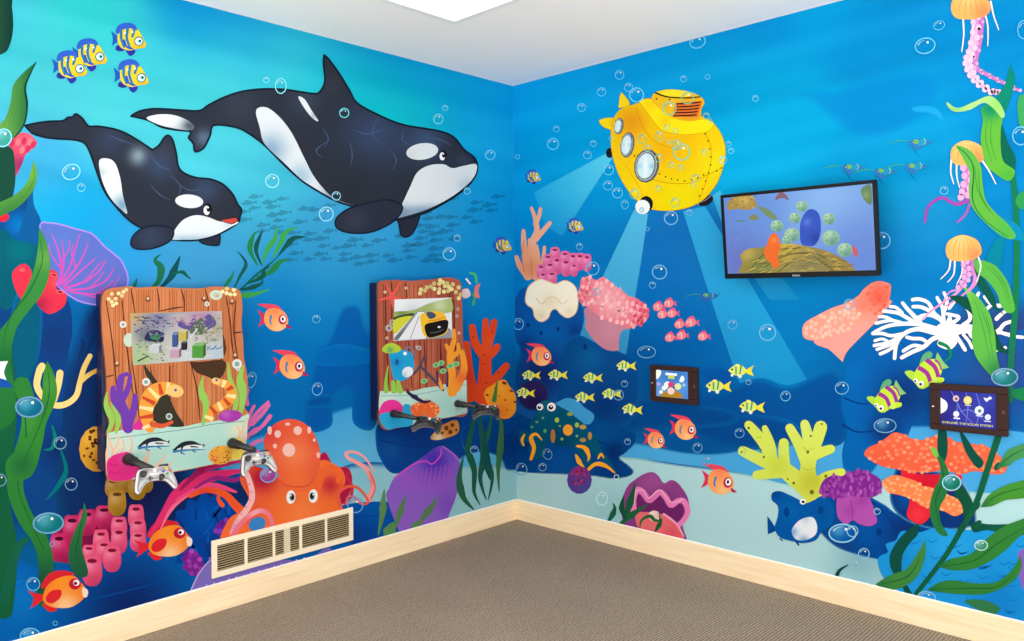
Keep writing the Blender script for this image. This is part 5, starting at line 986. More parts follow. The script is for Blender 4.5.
def planks(a, outline, xs, top, bot, base, slope=-.05, seed=1):
    a.fill(outline, base, step=3, sh=[(x, y, 14, mix(base, (235, 150, 95), .7), .5) for x, y in ((115, 330), (165, 300), (210, 395), (410, 295), (420, 375))])
    r = random.Random(seed)
    x0 = min(p[0] for p in outline); x1 = max(p[0] for p in outline)
    for i in range(int((x1 - x0 - 8) / 1.9)):
        x = x0 + 5 + i * 1.9 + r.uniform(-.5, .5); d = r.choice((-30, -20, -44, 16)); w = r.uniform(.4, .9)
        if not all(inside(outline, x + q, y) for q in (-3, 3) for y in (top + 4.5, (top + bot) / 2, bot)): continue
        a.line([(x, top + 4), (x + r.uniform(-1, 1), (top + bot) / 2), (x + r.uniform(-1.5, 1.5), bot)], w, tuple(min(255, max(0, c + d)) for c in base), w, cap=False, keep=True)
    a.surf.lay += 1
    for l in xs: a.line(l, .9, (85, 38, 22), .9, mid=1.5, cap=False)
K = thing('game_board', 'left wooden plank game board with a game of blocks on its screen', 'game station', LW.hit(172, 380))
K1o = [(101.5, 305), (103.5, 293), (110, 288.5), (120, 287.2), (129, 286.2), (137, 287.5), (150, 287), (158, 286.6), (175, 288), (200, 288.3), (213, 286.5), (225, 287), (233, 288), (239, 290), (241.5, 297), (242.3, 310), (241.5, 322), (243, 340), (244, 358), (246.5, 372), (248, 385), (246.5, 396), (245, 408), (249, 414), (247, 424), (246.5, 436), (245, 449), (242, 459), (225, 462.5), (207, 466), (190, 469.5), (172, 472.5), (150, 477), (129, 481), (112, 481.5), (107, 477), (106.5, 460), (109, 446), (106.6, 433.6), (109.5, 426), (107.6, 414), (104.6, 402), (106.6, 388), (105.5, 365), (102.5, 335)]
bd = board_body('cabinet', K1o, KF, K)
KF.lay = 30
a = Art('front_panel', KF, None, 'printed wooden plank front with sea life', None, BOARD); a._mur = K
BR = (202, 122, 76)
planks(a, K1o, [[(131, 288), (133, 300), (135, 314)], [(157, 288), (159, 300), (159, 312)], [(181, 289), (184, 300), (184, 312)], [(205, 289), (208, 300), (208, 312)], [(226, 296), (230, 320), (232, 345), (236, 365)], [(236, 300), (234, 330), (238, 360)], [(106, 300), (112, 340), (116, 380), (120, 420)], [(122, 300), (126, 340), (131, 380), (134, 400)], [(132, 362), (136, 390), (140, 425)], [(150, 366), (156, 400), (158, 426)], [(170, 366), (170, 400), (174, 426)], [(191, 364), (197, 390), (200, 420)], [(160, 311), (175, 308), (183, 307)], [(106, 377), (114, 375)], [(233, 333), (242, 332)]], 286, 440, BR)
# dark knot holes behind the eels
a.fill([(144, 365), (150, 372), (160, 385), (168, 395), (176, 412), (184, 425), (176, 428), (150, 425), (146, 400), (152, 385), (146, 375)], (52, 48, 36)); a.fill([(190, 362), (200, 362), (222, 360), (226, 368), (218, 380), (206, 376), (196, 372)], (70, 45, 25)); a.line([(223, 335), (224, 350), (221, 360)], 1, (92, 48, 25), 1, mid=5)
for x, y, r in ((148, 299, 2), (204, 299, 2), (232, 302, 2), (117, 364, 2), (235, 356, 2)): a.dot(x, y, r + .8, (120, 60, 35), keep=True)
KF.lay += 1
for x, y, r in ((148, 298.5, 1.5), (204, 298, 1.5), (232, 301, 1.5), (117, 363, 1.6), (235, 355, 1.5)): a.dot(x, y, r, (225, 190, 150), keep=True)
KF.lay += 1
a.lumps([(107, 298), (112, 293), (120, 292), (126, 288), (128, 292), (120, 298), (117, 304), (112, 306), (108, 302)], 16, 2.1, (232, 222, 160), 4, 1.9, 0, 18)
a.lumps([(222, 292), (228, 287), (235, 291), (234, 297), (226, 294)], 8, 2.2, (228, 220, 155), 5, 2, 0, 18)
a.dot(216, 295, 6.5, (210, 225, 205), 5); a.dot(216, 295, 4, (190, 215, 205), 3, sh=[(217, 296, 2, (220, 140, 110), .9)])
for x, y, r in ((207, 304, 2.4), (123, 324.5, 3.4), (146, 382, 4), (237, 364, 5), (238, 369, 2)): a.dot(x, y, r, (225, 232, 225)); a.dot(x, y, r * .5, (135, 165, 165))
a.dot(129, 340, 5.5, (200, 220, 205), 7)
def done_(x):
    x.obj = link(x.name, x.V, x.Fc, x.m, x._mur, x.Cl, label=x.label); return x
subs = []
def piece(nm, lb, surf=KF, par=None):
    b = Art(nm, surf, None, lb, None, BOARD); subs.append(b); return b
b = piece('lower_panel', 'pale aqua lower strip with two striped fish'); lp = [(107, 436), (112, 432), (122, 430), (140, 427), (160, 426), (180, 427), (200, 423), (222, 420), (240, 417), (249, 414), (247.5, 424), (247, 436), (245, 449), (242, 458.4), (225, 461.8), (207, 465.3), (190, 468.8), (172, 471.8), (150, 476), (128, 479.5), (108, 476), (107, 458)]
b.fill(lp, (185, 228, 218), sh=[(120, 445, 12, (235, 225, 205), .6), (238, 430, 9, (245, 232, 190), .8), (200, 460, 14, (165, 222, 214), .6)]); b.line([(108, 439), (140, 435), (180, 430), (215, 424), (246, 421)], .8, (120, 160, 150), .8, cap=False)
for x, y in ((155, 444), (190, 447.5)):
    b.fill([(x - 17, y + 3), (x - 10, y - 3), (x, y - 5.5), (x + 9, y - 3), (x + 16, y - 5, 1), (x + 13, y - 1), (x + 16, y + 3, 1), (x + 6, y + .5), (x - 4, y + 3), (x - 12, y + 5)], (228, 236, 238))
    b.fill([(x - 17, y + 3), (x - 10, y - 3), (x, y - 6), (x + 10, y - 3.4), (x + 15, y - 2), (x + 2, y - 3), (x - 8, y - .4)], (24, 32, 46)); b.line([(x - 7, y - 2), (x - 9, y + 3)], 2.2, (24, 32, 46), 1.4); b.line([(x + 1, y - 1), (x + 8, y - .4)], 1.6, (24, 32, 46), 1)
    for l, w, c in (([(x - 16, y + 3), (x - 8, y - 4), (x + 2, y - 6), (x + 10, y - 3)], 2.8, (22, 30, 42)), ([(x - 8, y - 2), (x + 4, y - 3.4), (x + 15, y - 2)], 1.5, (25, 35, 55)), ([(x - 16, y + 4), (x - 4, y + 2.6), (x + 15, y + 2)], 2.8, (45, 125, 180)), ([(x - 9, y + 5), (x - 5, y + 7)], 2, (45, 120, 175)), ([(x + 3, y + 3), (x + 6, y + 5)], 1.8, (45, 120, 175)), ([(x + 14, y - 4), (x + 13, y)], 1, (22, 30, 42))): b.line(l, w, c, .7)
for p in ([(113, 460), (112, 448), (109, 440)], [(118, 458), (124, 446), (122, 440)], [(128, 458), (132, 446), (130, 436)], [(112, 470), (116, 456), (120, 448)], [(150, 470), (160, 462), (166, 454)], [(160, 474), (168, 464)], [(146, 464), (148, 456), (146, 450)]): b.line(p, 2.6, (242, 188, 168), 1)
for l in ([(108, 470), (107, 452), (110, 440), (107, 434)], [(113, 452), (118, 442), (117, 434)], [(150, 474), (156, 466), (164, 460)], [(158, 473), (166, 468), (172, 462)], [(140, 470), (146, 458), (150, 452)], [(242, 456), (244, 440), (243, 428), (247, 418)], [(238, 440), (240, 432), (236, 426)]): b.line(l, 4, (244, 200, 172), 1.2)
b = piece('orange_sponge', 'yellow orange pitted sponge'); b.dot(221, 455, 13, (246, 186, 62), 9.5, -8, sh=[(215, 458, 6, (240, 140, 80), .6)]); b.fill([(232, 458), (236, 440), (240, 438), (246, 448), (241, 458)], (248, 222, 90))
rr = random.Random(8)
for i in range(26): t, q = rr.uniform(0, 6.28), rr.uniform(.1, .85)**.5; b.dot(221 + 12 * q * math.cos(t), 455 + 8.6 * q * math.sin(t), .9, (205, 70, 50), .7, keep=True)
KF.lay += 1
b = piece('pink_sponge', 'hot pink lobed sponge'); b.fill([(107, 462), (112, 456), (120, 453), (128, 452), (134, 457), (140, 468), (136, 476), (128, 480), (112, 480.5), (107.5, 475)], (232, 45, 138), sh=[(125, 460, 6, (240, 120, 180), .6)]); [b.line(l, 1, (195, 25, 115), .6) for l in ([(110, 463), (114, 466), (118, 463)], [(110, 471), (115, 474), (120, 471)])]
b = piece('seaweed', 'lime seaweed blades')
for l, w in (([(108, 432), (112, 420), (106, 405), (107, 392)], 7), ([(116, 432), (118, 418), (110, 402)], 6), ([(203, 424), (206, 405), (201, 390), (203, 376)], 8), ([(240, 415), (243, 395), (240, 378), (244, 365)], 9), ([(232, 418), (236, 400), (230, 380), (228, 362)], 7)): b.line(l, 3, (150, 205, 92), .8, mid=w)
b = piece('purple_coral', 'purple branching coral')
for l, w, w2 in (([(128, 428), (124, 410), (119, 395), (122, 378)], 11, 5), ([(124, 412), (114, 400), (113, 388)], 8, 5), ([(119, 392), (120, 378), (127, 374)], 6, 4), ([(128, 426), (134, 408), (135, 396)], 9, 5), ([(122, 400), (128, 388), (130, 376)], 7, 4)): b.line(l, w, (112, 58, 178), w2)
b = piece('magenta_shell', 'magenta shell'); b.fill([(132, 428), (138, 420), (144, 414), (152, 416), (152, 426), (140, 430)], (222, 42, 148))
b = piece('purple_shell', 'purple scalloped shell'); b.dot(230, 416, 12, (170, 55, 175), 6, -6, sh=[(226, 414, 5, (205, 110, 205), .7)])
def eel(nm, lb, l, w, mid, w2, head):
    b = piece(nm, lb); b.line(l, w, (248, 165, 62), w2, mid=mid)
    q = curve(l, False); n = len(q)
    for i in range(2, n - 3, 5):
        p, p2 = q[i], q[i + 1]; dx, dy = p2[0] - p[0], p2[1] - p[1]; Ld = math.hypot(dx, dy) or 1; h = (mid if i < n * .6 else (mid + w2) / 2) * .46
        nx, ny = -dy / Ld, dx / Ld; c = (212, 72, 38) if (i // 5) % 2 else (252, 232, 165)
        b.line([(p[0] - nx * h * .92, p[1] - ny * h * .92), (p[0] + nx * h * .9, p[1] + ny * h * .9)], 2.6, c, 4.6, cap=False, keep=True)
    KF.lay += 1
    x, y, r = head; b.dot(x, y, r * 1.15, (250, 205, 120), r * .85, 10); b.dot(x + .5, y - 1, 1.8, (190, 150, 200)); b.dot(x + .5, y - 1, .9, (40, 30, 60)); return b
b = eel('eel', 'orange and red striped curled eel', [(150, 428), (146, 415), (148, 402), (156, 391), (168, 388), (176, 390)], 10, 17, 10, (175, 391, 7.5))
b.line([(152, 424), (162, 426), (172, 422)], 6, (222, 90, 50), 3)
b = eel('eel', 'second striped eel curling downwards', [(208, 420), (213, 410), (224, 404), (231, 396), (228, 386), (218, 382)], 5, 11, 7, (216, 381, 4))
for x, y, r in ((169, 416.5, 3.4),): b.dot(x, y, r, (190, 215, 210)); b.dot(x, y, r * .55, (110, 120, 110))
done_(a)
for b in subs: b._mur = a.obj; done_(b)
# screen of the left board: a world of blocks
def screen(name, surf, par, label, quad, paint):
    s_ = Art(name, surf, None, label, None, SCREEN); s_._mur = par; paint(s_, quad); done_(s_); return s_
def block(s, x, y, w, h, c):
    s.fill([(x, y), (x + w, y - w * .04), (x + w, y + h), (x, y + h)], c, sm=False); s.fill([(x, y), (x + w * .3, y - h * .28), (x + w * 1.25, y - h * .3), (x + w, y)], mix(c, (255, 255, 255), .35), sm=False); s.fill([(x + w, y), (x + w * 1.25, y - h * .3), (x + w * 1.25, y + h * .75), (x + w, y + h)], mix(c, (0, 0, 0), .35), sm=False)
def p1(s, q):
    s.fill(q, (218, 216, 208), sm=False, step=2, sh=[(135, 315, 12, (235, 190, 110), .9), (158, 318, 14, (132, 132, 175), .8), (200, 316, 16, (205, 150, 190), .9), (145, 335, 10, (105, 108, 130), .8), (215, 330, 10, (190, 180, 140), .8), (140, 359, 15, (190, 220, 150), .9), (190, 356, 18, (235, 240, 235), .9), (216, 352, 10, (205, 225, 240), .9)])
    s.fill([(178, 326), (182, 320), (188, 324), (194, 318), (200, 325), (208, 314), (216, 322), (212, 328), (196, 332)], (110, 95, 165)); s.fill([(190, 330), (196, 322), (202, 318), (206, 328), (206, 334), (192, 334)], (95, 125, 95))
    s.fill([(145, 340), (148, 332), (156, 330), (163, 334), (162, 342)], (45, 50, 90)); s.fill([(150, 338), (153, 334), (160, 335), (158, 340)], (70, 150, 95))
    for i in range(9): s.line([(134 + i * 4, 317 + (i % 3) * 3), (139 + i * 4, 318 + (i % 3) * 3)], 1, (75, 80, 125), 1, cap=False, keep=True)
    s.surf.lay += 1
    r = random.Random(3)
    for i in range(24): x, y = r.uniform(196, 221), r.uniform(315, 342); s.fill([(x, y), (x + 1.6, y), (x + 1.6, y + 1.6), (x, y + 1.6)], (150, 140, 115), sm=False, keep=True)
    s.surf.lay += 1
    for n_, (x0, y0, x1, y1), cs in ((70, (133, 315, 166, 338), ((92, 98, 150), (120, 118, 165), (165, 160, 180), (70, 74, 110))), (34, (168, 314, 208, 328), ((205, 150, 185), (150, 120, 180), (225, 175, 160))), (60, (194, 326, 220, 350), ((205, 200, 170), (165, 160, 135), (225, 222, 205))), (40, (136, 340, 168, 362), ((150, 170, 115), (205, 218, 175), (125, 130, 110))), (46, (165, 346, 218, 358), ((240, 242, 240), (205, 215, 225), (222, 232, 215)))):
        for i in range(n_):
            x, y = r.uniform(x0, x1 - 3), r.uniform(y0, y1 - 2); w_ = r.uniform(1, 3.4); s.fill([(x, y), (x + w_, y), (x + w_, y + 1.3), (x, y + 1.3)], r.choice(cs), sm=False, keep=True)
            s.surf.lay += 1 if i % 6 == 0 else 0
    s.surf.lay += 1
    block(s, 149, 346, 10, 7, (228, 232, 236)); block(s, 170, 350, 9, 8, (222, 178, 200)); block(s, 192, 346, 11, 12, (95, 175, 70)); block(s, 178, 332, 8, 9, (222, 205, 105)); block(s, 172, 335, 5, 12, (70, 100, 165)); block(s, 181, 343, 5, 7, (50, 45, 60))
    s.line([(138, 361), (148, 356)], 1.6, (60, 70, 70), 1.2); s.line([(190, 338), (197, 329)], 2, (235, 240, 245), 1.4)
    for i in range(5): s.line([(207 + i * 3, 350 - i * .3), (210 + i * 3, 346 + (i % 2) * 2)], 1, (70, 120, 195), .8, keep=True)
    s.surf.lay += 1
KF.lay += 20
screen('screen', KF, K, 'lit screen showing a game world of blocks', [(130, 313.3), (221.5, 311), (223.5, 358.3), (133, 365.3)], p1)

K2 = thing('game_board', 'right wooden plank game board showing a yellow racing car', 'game station', LW.hit(420, 350))
KF = KF2
K2o = [(378, 284, 1), (381, 281), (388, 280.3), (398, 280), (410, 281), (422, 280), (432, 279.6), (442, 278), (450, 277.6), (457, 279.5), (461, 284), (462, 300), (462.5, 322), (463.5, 345), (466, 352), (467, 380), (467.2, 413), (452, 417), (430, 421), (412, 425), (397, 428), (387, 430), (382, 427), (378.7, 418), (380, 405), (380, 390), (378.8, 350), (378.4, 310)]
board_body('cabinet', K2o, KF, K2); KF.lay = 30
a = Art('front_panel', KF, None, 'printed reddish plank front with sea life', None, BOARD); a._mur = K2; subs = []
planks(a, K2o, [[(391, 281), (392, 300), (391, 340)], [(405, 282), (407, 298)], [(385, 290), (386, 330), (388, 370), (388, 390)], [(408, 340), (410, 365), (412, 388)], [(424, 338), (425, 360), (426, 388)], [(454, 300), (455, 340), (458, 370)], [(440, 340), (441, 370)], [(449, 285), (450, 310)], [(398, 340), (398, 385)]], 280, 395, (172, 88, 66), seed=5)
for x, y in ((385, 292), (406, 288), (387, 338), (459, 333), (417, 347)): a.dot(x, y, 1.6, (205, 175, 160), keep=True)
KF.lay += 1
a.lumps([(416, 292), (424, 288), (432, 284), (442, 280), (456, 284), (460, 290), (462, 298), (458, 302), (452, 292), (440, 294), (430, 290), (420, 294)], 40, 2.1, (218, 208, 140), 4, 2.2, 0, 22)
for x, y, r in ((389, 328, 3.6), (392, 322, 2.6), (458, 309, 1.6), (457, 316, 1.6), (419, 348, 2.4)): a.dot(x, y, r, (180, 178, 175)); a.dot(x, y, r * .5, (140, 110, 100))
def piece(nm, lb): b = Art(nm, KF, None, lb, None, BOARD); subs.append(b); return b
b = piece('starfish', 'red starfish')
for l in ([(392, 296), (386, 284)], [(392, 296), (400, 283)], [(392, 297), (379, 300)], [(392, 297), (402, 299)], [(392, 297), (393, 308)]): b.line(l, 3.6, (228, 88, 78), 1.4)
b = piece('lower_panel', 'pale aqua lower strip'); b.fill([(380, 391, 1), (395, 391.5), (412, 391), (424, 388), (438, 386), (452, 382.5), (466.5, 380, 1), (467, 413, 1), (452, 416.6), (430, 420.6), (412, 424.6), (396, 422), (380, 414)], (185, 222, 212), sh=[(445, 405, 14, (160, 212, 205), .7), (388, 400, 8, (210, 230, 225), .7)]); b.line([(381, 396), (412, 395), (440, 390), (466, 384)], .7, (120, 165, 160), .6, cap=False)
b = piece('blue_rock', 'bright blue rock'); b.fill([(379, 418), (382, 412), (390, 410), (400, 408), (406, 404), (412, 408), (412, 424.5), (397, 427.6), (388, 429.5), (383, 426)], (40, 170, 220))
b = piece('magenta_coral', 'magenta round coral'); b.fill([(380, 408), (384, 402), (392, 399.5), (399, 402), (403, 408), (400, 413), (388, 412), (380, 414)], (232, 52, 150))
b = piece('orange_coral', 'orange ruffled coral'); op = [(411, 412), (412, 405), (420, 402), (426, 400), (433, 402), (439, 407), (439, 413), (433, 418), (424, 419), (416, 417)]; b.fill(op, (240, 105, 48)); b.lumps(op, 20, 1.5, (250, 140, 80), 3, 1.3)
b = piece('anchor', 'dark grey anchor')
b.line([(443, 390), (432, 378), (420, 366)], 2.8, (72, 72, 100), 2.6); b.line([(414, 374), (420, 366), (425, 355)], 2.6, (72, 72, 100), 2); b.line([(407, 392), (414, 397), (424, 402), (430, 401)], 2, (45, 35, 75), 2, mid=4); b.fill([(405, 386, 1), (410, 396), (414, 399), (418, 396), (411, 393)], (45, 35, 75)); b.line([(404, 350), (408, 347), (413, 350), (415, 356)], 1.8, (120, 120, 140), 1.4)
b = piece('blue_fish', 'blue fish with a white belly'); b.fill([(388, 350), (392, 352), (398, 350), (408, 351), (413, 356), (414, 368), (410, 376), (402, 381), (394, 379), (391, 368), (390, 360)], (28, 162, 215), sh=[(396, 362, 5, (15, 105, 180), .5)]); b.dot(407.5, 372, 6, (232, 238, 242), 5, -40, sh=[(404, 375, 3, (130, 190, 220), .6)]); b.dot(405, 353.5, 1.8, W_); b.dot(397, 362, 1.6, (20, 90, 160), 3)
b = piece('yellow_green_fish', 'yellow and green fish'); b.fill([(382, 350), (385, 345), (392, 343), (399, 346), (401, 350), (394, 353), (386, 353)], (180, 205, 60), sh=[(390, 350, 3, (40, 150, 120), .7)])
b = piece('seaweed', 'lime seaweed'); b.line([(386, 391), (386, 380), (388, 366)], 5, (140, 195, 70), .8); b.line([(394, 391), (393, 382)], 6, (150, 200, 80), 4); b.line([(400, 391), (398, 382)], 6, (150, 200, 80), 4)
b = piece('orange_coral', 'orange yellow branching coral')
for l, w, w2 in (([(452, 392), (452, 375), (450, 355), (454, 340), (454, 330)], 10, 3), ([(450, 352), (446, 345)], 5, 3), ([(456, 388), (464, 370), (462, 352)], 9, 5), ([(450, 358), (458, 352), (458, 344)], 6, 3), ([(442, 388), (438, 378)], 4, 2.6)): b.line(l, w, (246, 158, 48), w2, sh=[(462, 378, 7, (230, 80, 50), .6)])
b = piece('green_leaves', 'round mint green leaves')
for l in ([(447, 386), (447, 372), (440, 366)], [(437, 372), (438, 382)]): b.line(l, 2.4, (70, 45, 90), 1.6)
for x, y in ((436, 365), (441, 363), (450, 366), (456, 364), (424, 381), (443, 371)): b.dot(x, y, 3.6, (135, 200, 130), 2.6, -15); b.dot(x, y, 1.4, (70, 150, 105), 1.2)
done_(a)
for b in subs: b._mur = a.obj; done_(b)
def p2(s, q):
    s.fill(q, (232, 234, 234), sm=False, step=2, sh=[(405, 303, 18, (250, 250, 250), .95), (440, 302, 10, (235, 238, 235), .8), (412, 312, 9, (205, 205, 215), .7)])
    s.fill([(394.5, 312), (406, 311), (416, 309), (430, 303), (447, 299), (451, 299), (451, 312), (424, 314), (400, 316), (394.5, 318)], (165, 185, 110), sh=[(440, 305, 7, (215, 222, 180), .8), (402, 313, 5, (110, 130, 60), .7)])
    s.fill([(394.5, 317), (412, 313), (414, 316), (394.5, 320)], (60, 80, 55)); s.fill([(394.5, 320), (412, 316), (405, 324), (394.5, 334)], (215, 215, 60))
    s.fill([(417, 311, 1), (424, 311, 1), (451.5, 330, 1), (452, 338, 1), (394, 340.5, 1), (394, 338, 1)], (150, 153, 156), sm=False, sh=[(400, 335, 8, (90, 95, 105), .8)])
    s.fill([(418, 312, 1), (424, 312, 1), (426, 338.7, 1), (398, 340, 1)], (238, 238, 238), sm=False); s.line([(419, 316), (410, 339)], .6, (120, 120, 125), .6, cap=False)
    s.fill([(420, 316), (424, 313), (432, 311.5), (441, 312), (446, 317), (447.5, 326), (447, 332), (440, 336), (428, 337.5), (423, 334), (421, 325)], (248, 196, 50), sh=[(438, 318, 6, (250, 170, 70), .6)])
    s.fill([(426, 313), (432, 312), (436, 316), (430, 319)], (72, 80, 110)); s.fill([(425, 325), (434, 322), (447, 320), (447.5, 328), (443, 334), (430, 337.5), (426, 334)], (28, 26, 24)); s.line([(428, 321), (436, 320), (445, 317)], 1.2, (235, 130, 40), .8); s.dot(439, 327, 1.6, (235, 235, 230), 1); s.line([(430, 333), (437, 332), (444, 329)], 1, (90, 90, 90), .7)
KF.lay += 20
screen('screen', KF, K2, 'lit screen showing a yellow racing car', [(394.3, 299.5), (451.3, 297.6), (452.2, 337.6), (393.5, 341)], p2)
a = Rr  # keep linters calm
# ---- fish and shell peeking under the right board belong to the mural
a = L('spotted_fish', 'orange and white spotted fish tail below the right game board'); a.fill([(430, 438), (436, 430), (444, 424), (456, 420), (459, 428), (456, 434), (446, 438), (436, 440)], (215, 140, 62), sh=[(438, 438, 6, (240, 225, 200), .9)])
for x, y, r in ((446, 428, 2.4), (452, 425, 2), (450, 432, 2.2), (442, 433, 1.6), (456, 430, 1.4)): a.dot(x, y, r, (110, 62, 30))
fin(a)
a = L('bubble_plant', 'green and pink frond beside the right game board'); a.line([(470, 273), (475, 275), (476, 282)], 3, (70, 185, 130), 3); a.line([(473, 304), (474, 298), (472, 294)], 3.4, (60, 170, 130), 2); a.fill([(475, 286), (480, 284), (478, 290), (479, 298), (474, 296)], (225, 130, 120)); a.fill([(462, 290), (468, 289), (470, 296), (463, 298)], (235, 215, 215)); a.line([(466, 279), (470, 284)], 2, W_, 1.4); fin(a)

# ---- controllers ---------------------------------------------------------------
def gamepad(label, c, Rm, shell, trim, arm, arm_r, arm_label, board, grp=None):
    """arm: from the board's face to behind the pad"""
    r_ = hard('controller_arm', join([lathe(arm[0], Vector(arm[1]) - Vector(arm[0]), [(0, arm_r * 1.15), (.012, arm_r * 1.15), (.016, arm_r), (.06, arm_r * .95), (.064, arm_r * .72), ((Vector(arm[1]) - Vector(arm[0])).length, arm_r * .6)])]), blackp, board, 0, True, arm_label)
    r_.data.polygons.foreach_set('use_smooth', [len(p.vertices) == 4 for p in r_.data.polygons])
    t = thing('game_controller', label, 'game controller', c, grp)
    def w(x, y, z): return Vector(c) + Rm @ Vector((x, y, z)) * .92
    half = [(0, 30), (14, 31), (28, 35), (44, 33), (56, 27), (64, 14), (69, -6), (75, -30), (77, -52), (70, -64), (60, -62), (50, -48), (40, -34), (28, -26), (14, -23), (0, -22)]
    ol = half + [(-x, y) for x, y in half[-2:0:-1]]; ol = [(p[0] / 1000, p[1] / 1000) for p in curve(ol, seg=3)]; n = len(ol)
    def ring(ins, z):
        out = []
        for i in range(n):
            a_, b_ = ol[i - 1], ol[(i + 1) % n]; dx, dy = b_[0] - a_[0], b_[1] - a_[1]; Ld = math.hypot(dx, dy)
            x, y = ol[i][0] - (-dy / Ld) * ins * -1 * -1, ol[i][1] - (dx / Ld) * ins
            out.append(w(x, y, z + y * -.12))
        return out
    def shellmesh(levels):
        V = []; Fs = []
        for ins, z in levels: V += ring(ins, z)
        for k in range(len(levels) - 1):
            for i in range(n): j = (i + 1) % n; Fs.append((k * n + i, k * n + j, (k + 1) * n + j, (k + 1) * n + i))
        vs = [Vector((ol[i][0] * 1000, ol[i][1] * 1000)) for i in range(n)]; _, _, of, *_ = delaunay_2d_cdt(vs, [], [list(range(n))], 1, 1e-6)
        Fs += [tuple(f) for f in of] + [tuple(i + (len(levels) - 1) * n for i in f) for f in of]
        return V, Fs
    S = ORI
    hard('grip_trim', shellmesh([(S * .012, -.022), (S * .003, -.016), (S * .0, -.006), (S * .0008, .003)]), trim, t, 0, True, 'dark underside and grips')
    hard('shell', shellmesh([(S * .0005, .003), (S * .001, .007), (S * .005, .0125), (S * .0085, .0145)]), shell, t, 0, True)
    zz = .0145
    for x, y in ((-.042, .008), (.02, -.012)):
        hard('thumbstick', join([lathe(w(x, y, zz - .003), Rm @ Vector((0, 0, 1)), [(0, .0105), (.003, .0105), (.004, .006), (.010, .006), (.011, .0095), (.014, .0095), (.015, .007)])]), blackp, t, 0, True)
    V = []
    hard('direction_pad', join([boxm(w, (-.020, -.012), .019, .006, zz - .002, .004), boxm(w, (-.020, -.012), .006, .019, zz - .002, .0042)]), dkgrey, t, .0005)
    for (x, y), col in zip(((.042, .019), (.054, .009), (.03, .009), (.042, -.001)), ((235, 190, 40), (200, 50, 45), (45, 90, 190), (60, 160, 70))):
        hard('button', lathe(w(x, y, zz - .002), Rm @ Vector((0, 0, 1)), [(0, .0045), (.004, .0045), (.0052, .0032)], 12), BTN[col], t, 0, True)
    hard('guide_button', lathe(w(0, .017, zz - .002), Rm @ Vector((0, 0, 1)), [(0, .0075), (.003, .0075), (.0042, .005)], 16), silver, t, 0, True)
    for sx in (-1, 1): hard('bumper', boxm(w, (sx * .036, .034), .034, .009, -.010, .019), trim, t, .003)
    for sx in (-1, 1): hard('trigger', boxm(w, (sx * .040, .034), .018, .012, -.030, .02), blackp, t, .003)
    return t
def boxm(w, c, sx, sy, z, h):
    x, y = c; V = [w(x + a * sx / 2, y + b * sy / 2, z + k * h) for k in (0, 1) for a, b in ((-1, -1), (1, -1), (1, 1), (-1, 1))]
    return V, [(0, 3, 2, 1), (4, 5, 6, 7), (0, 1, 5, 4), (1, 2, 6, 5), (2, 3, 7, 6), (3, 0, 4, 7)]
BTN = {c: mat('button', c, .3, 0, .5) for c in ((235, 190, 40), (200, 50, 45), (45, 90, 190), (60, 160, 70))}
ORI = 1
def arm_pts(px, py, px2, dz=0.):
    s = Surf((0, -BD - .002, 0), (0, -1, 0)); p = s.hit(px, py); d = ray(px2, py); t = (p.x - POS.x) / d.x; y2 = POS.y + t * d.y
    return p, Vector((p.x, y2, p.z + dz))
def pose(tilt, yaw=0, roll=0):
    a = math.radians(tilt); Z = Vector((0, -math.cos(a), math.sin(a))); X = Vector((1, 0, 0)); Y = Z.cross(X)
    return Matrix.Rotation(math.radians(yaw), 3, 'Z') @ Matrix((X, Y, Z)).transposed() @ Matrix.Rotation(math.radians(roll), 3, 'Z')
def pad_center(px, py, yy):
    s = Surf((0, yy, 0), (0, -1, 0)); return s.hit(px, py)
for px, py, ex, cx_, cy_, lb, al in ((128, 459, 151, 154.5, 475.5, 'white game controller left of the octopus, left pad of the left game board', 'black arm of the left white controller'), (232, 443, 254, 257, 460, 'white game controller in front of the octopus, right pad of the left game board', 'black arm of the right white controller')):
    p, e = arm_pts(px, py, ex, -.004); c = pad_center(cx_, cy_, e.y - .012)
    gamepad(lb, c, pose(22, -8), whitep, blackp, (p, e), .0185, al, K)
for px, py, ex, cx_, cy_, lb, al in ((393, 413.5, 418, 429, 423, 'dark game controller pointing sideways below the right game board', 'black arm of the left black controller'), (457, 403.5, 477, 487.5, 410.5, 'dark game controller pointing sideways in front of the orange sponge', 'black arm of the right black controller')):
    p, e = arm_pts(px, py, ex, -.004); c = pad_center(cx_, cy_, e.y - .06)
    gamepad(lb, c, pose(50, -58, -6 if px < 420 else 0), dkgrey, midgrey, (p, e), .0165, al, K2)

# ---- television ----------------------------------------------------------------
TT = math.radians(5.5); TN = Vector((-math.cos(TT), 0, -math.sin(TT))); TU = Vector((-math.sin(TT), 0, math.cos(TT))); TX = Vector((0, -1, 0))
TVS = Surf((-.095, 0, 1.36), TN); crn = [TVS.hit(*p) for p in ((720.3, 194.3), (876.5, 180.3), (879, 276.7), (724.6, 278))]
ct = sum(crn, Vector()) / 4; hw = ((crn[1] - crn[0]).dot(TX) + (crn[2] - crn[3]).dot(TX)) / 4; hh = ((crn[0] - crn[3]).dot(TU) + (crn[1] - crn[2]).dot(TU)) / 4
TV = thing('television', 'black flat television showing an underwater film scene, mounted high on the submarine wall', 'television', ct)
def tw(u, v, d): return ct + TX * u + TU * v + TN * d
def tbox(u0, u1, v0, v1, d0, d1):
    V = [tw(u, v, d) for d in (d0, d1) for u, v in ((u0, v0), (u1, v0), (u1, v1), (u0, v1))]; return V, [(0, 3, 2, 1), (4, 5, 6, 7), (0, 1, 5, 4), (1, 2, 6, 5), (2, 3, 7, 6), (3, 0, 4, 7)]
gloss = mat('gloss_black', (12, 13, 18), .35, 0, .12)
bz, bb_ = .014, .022
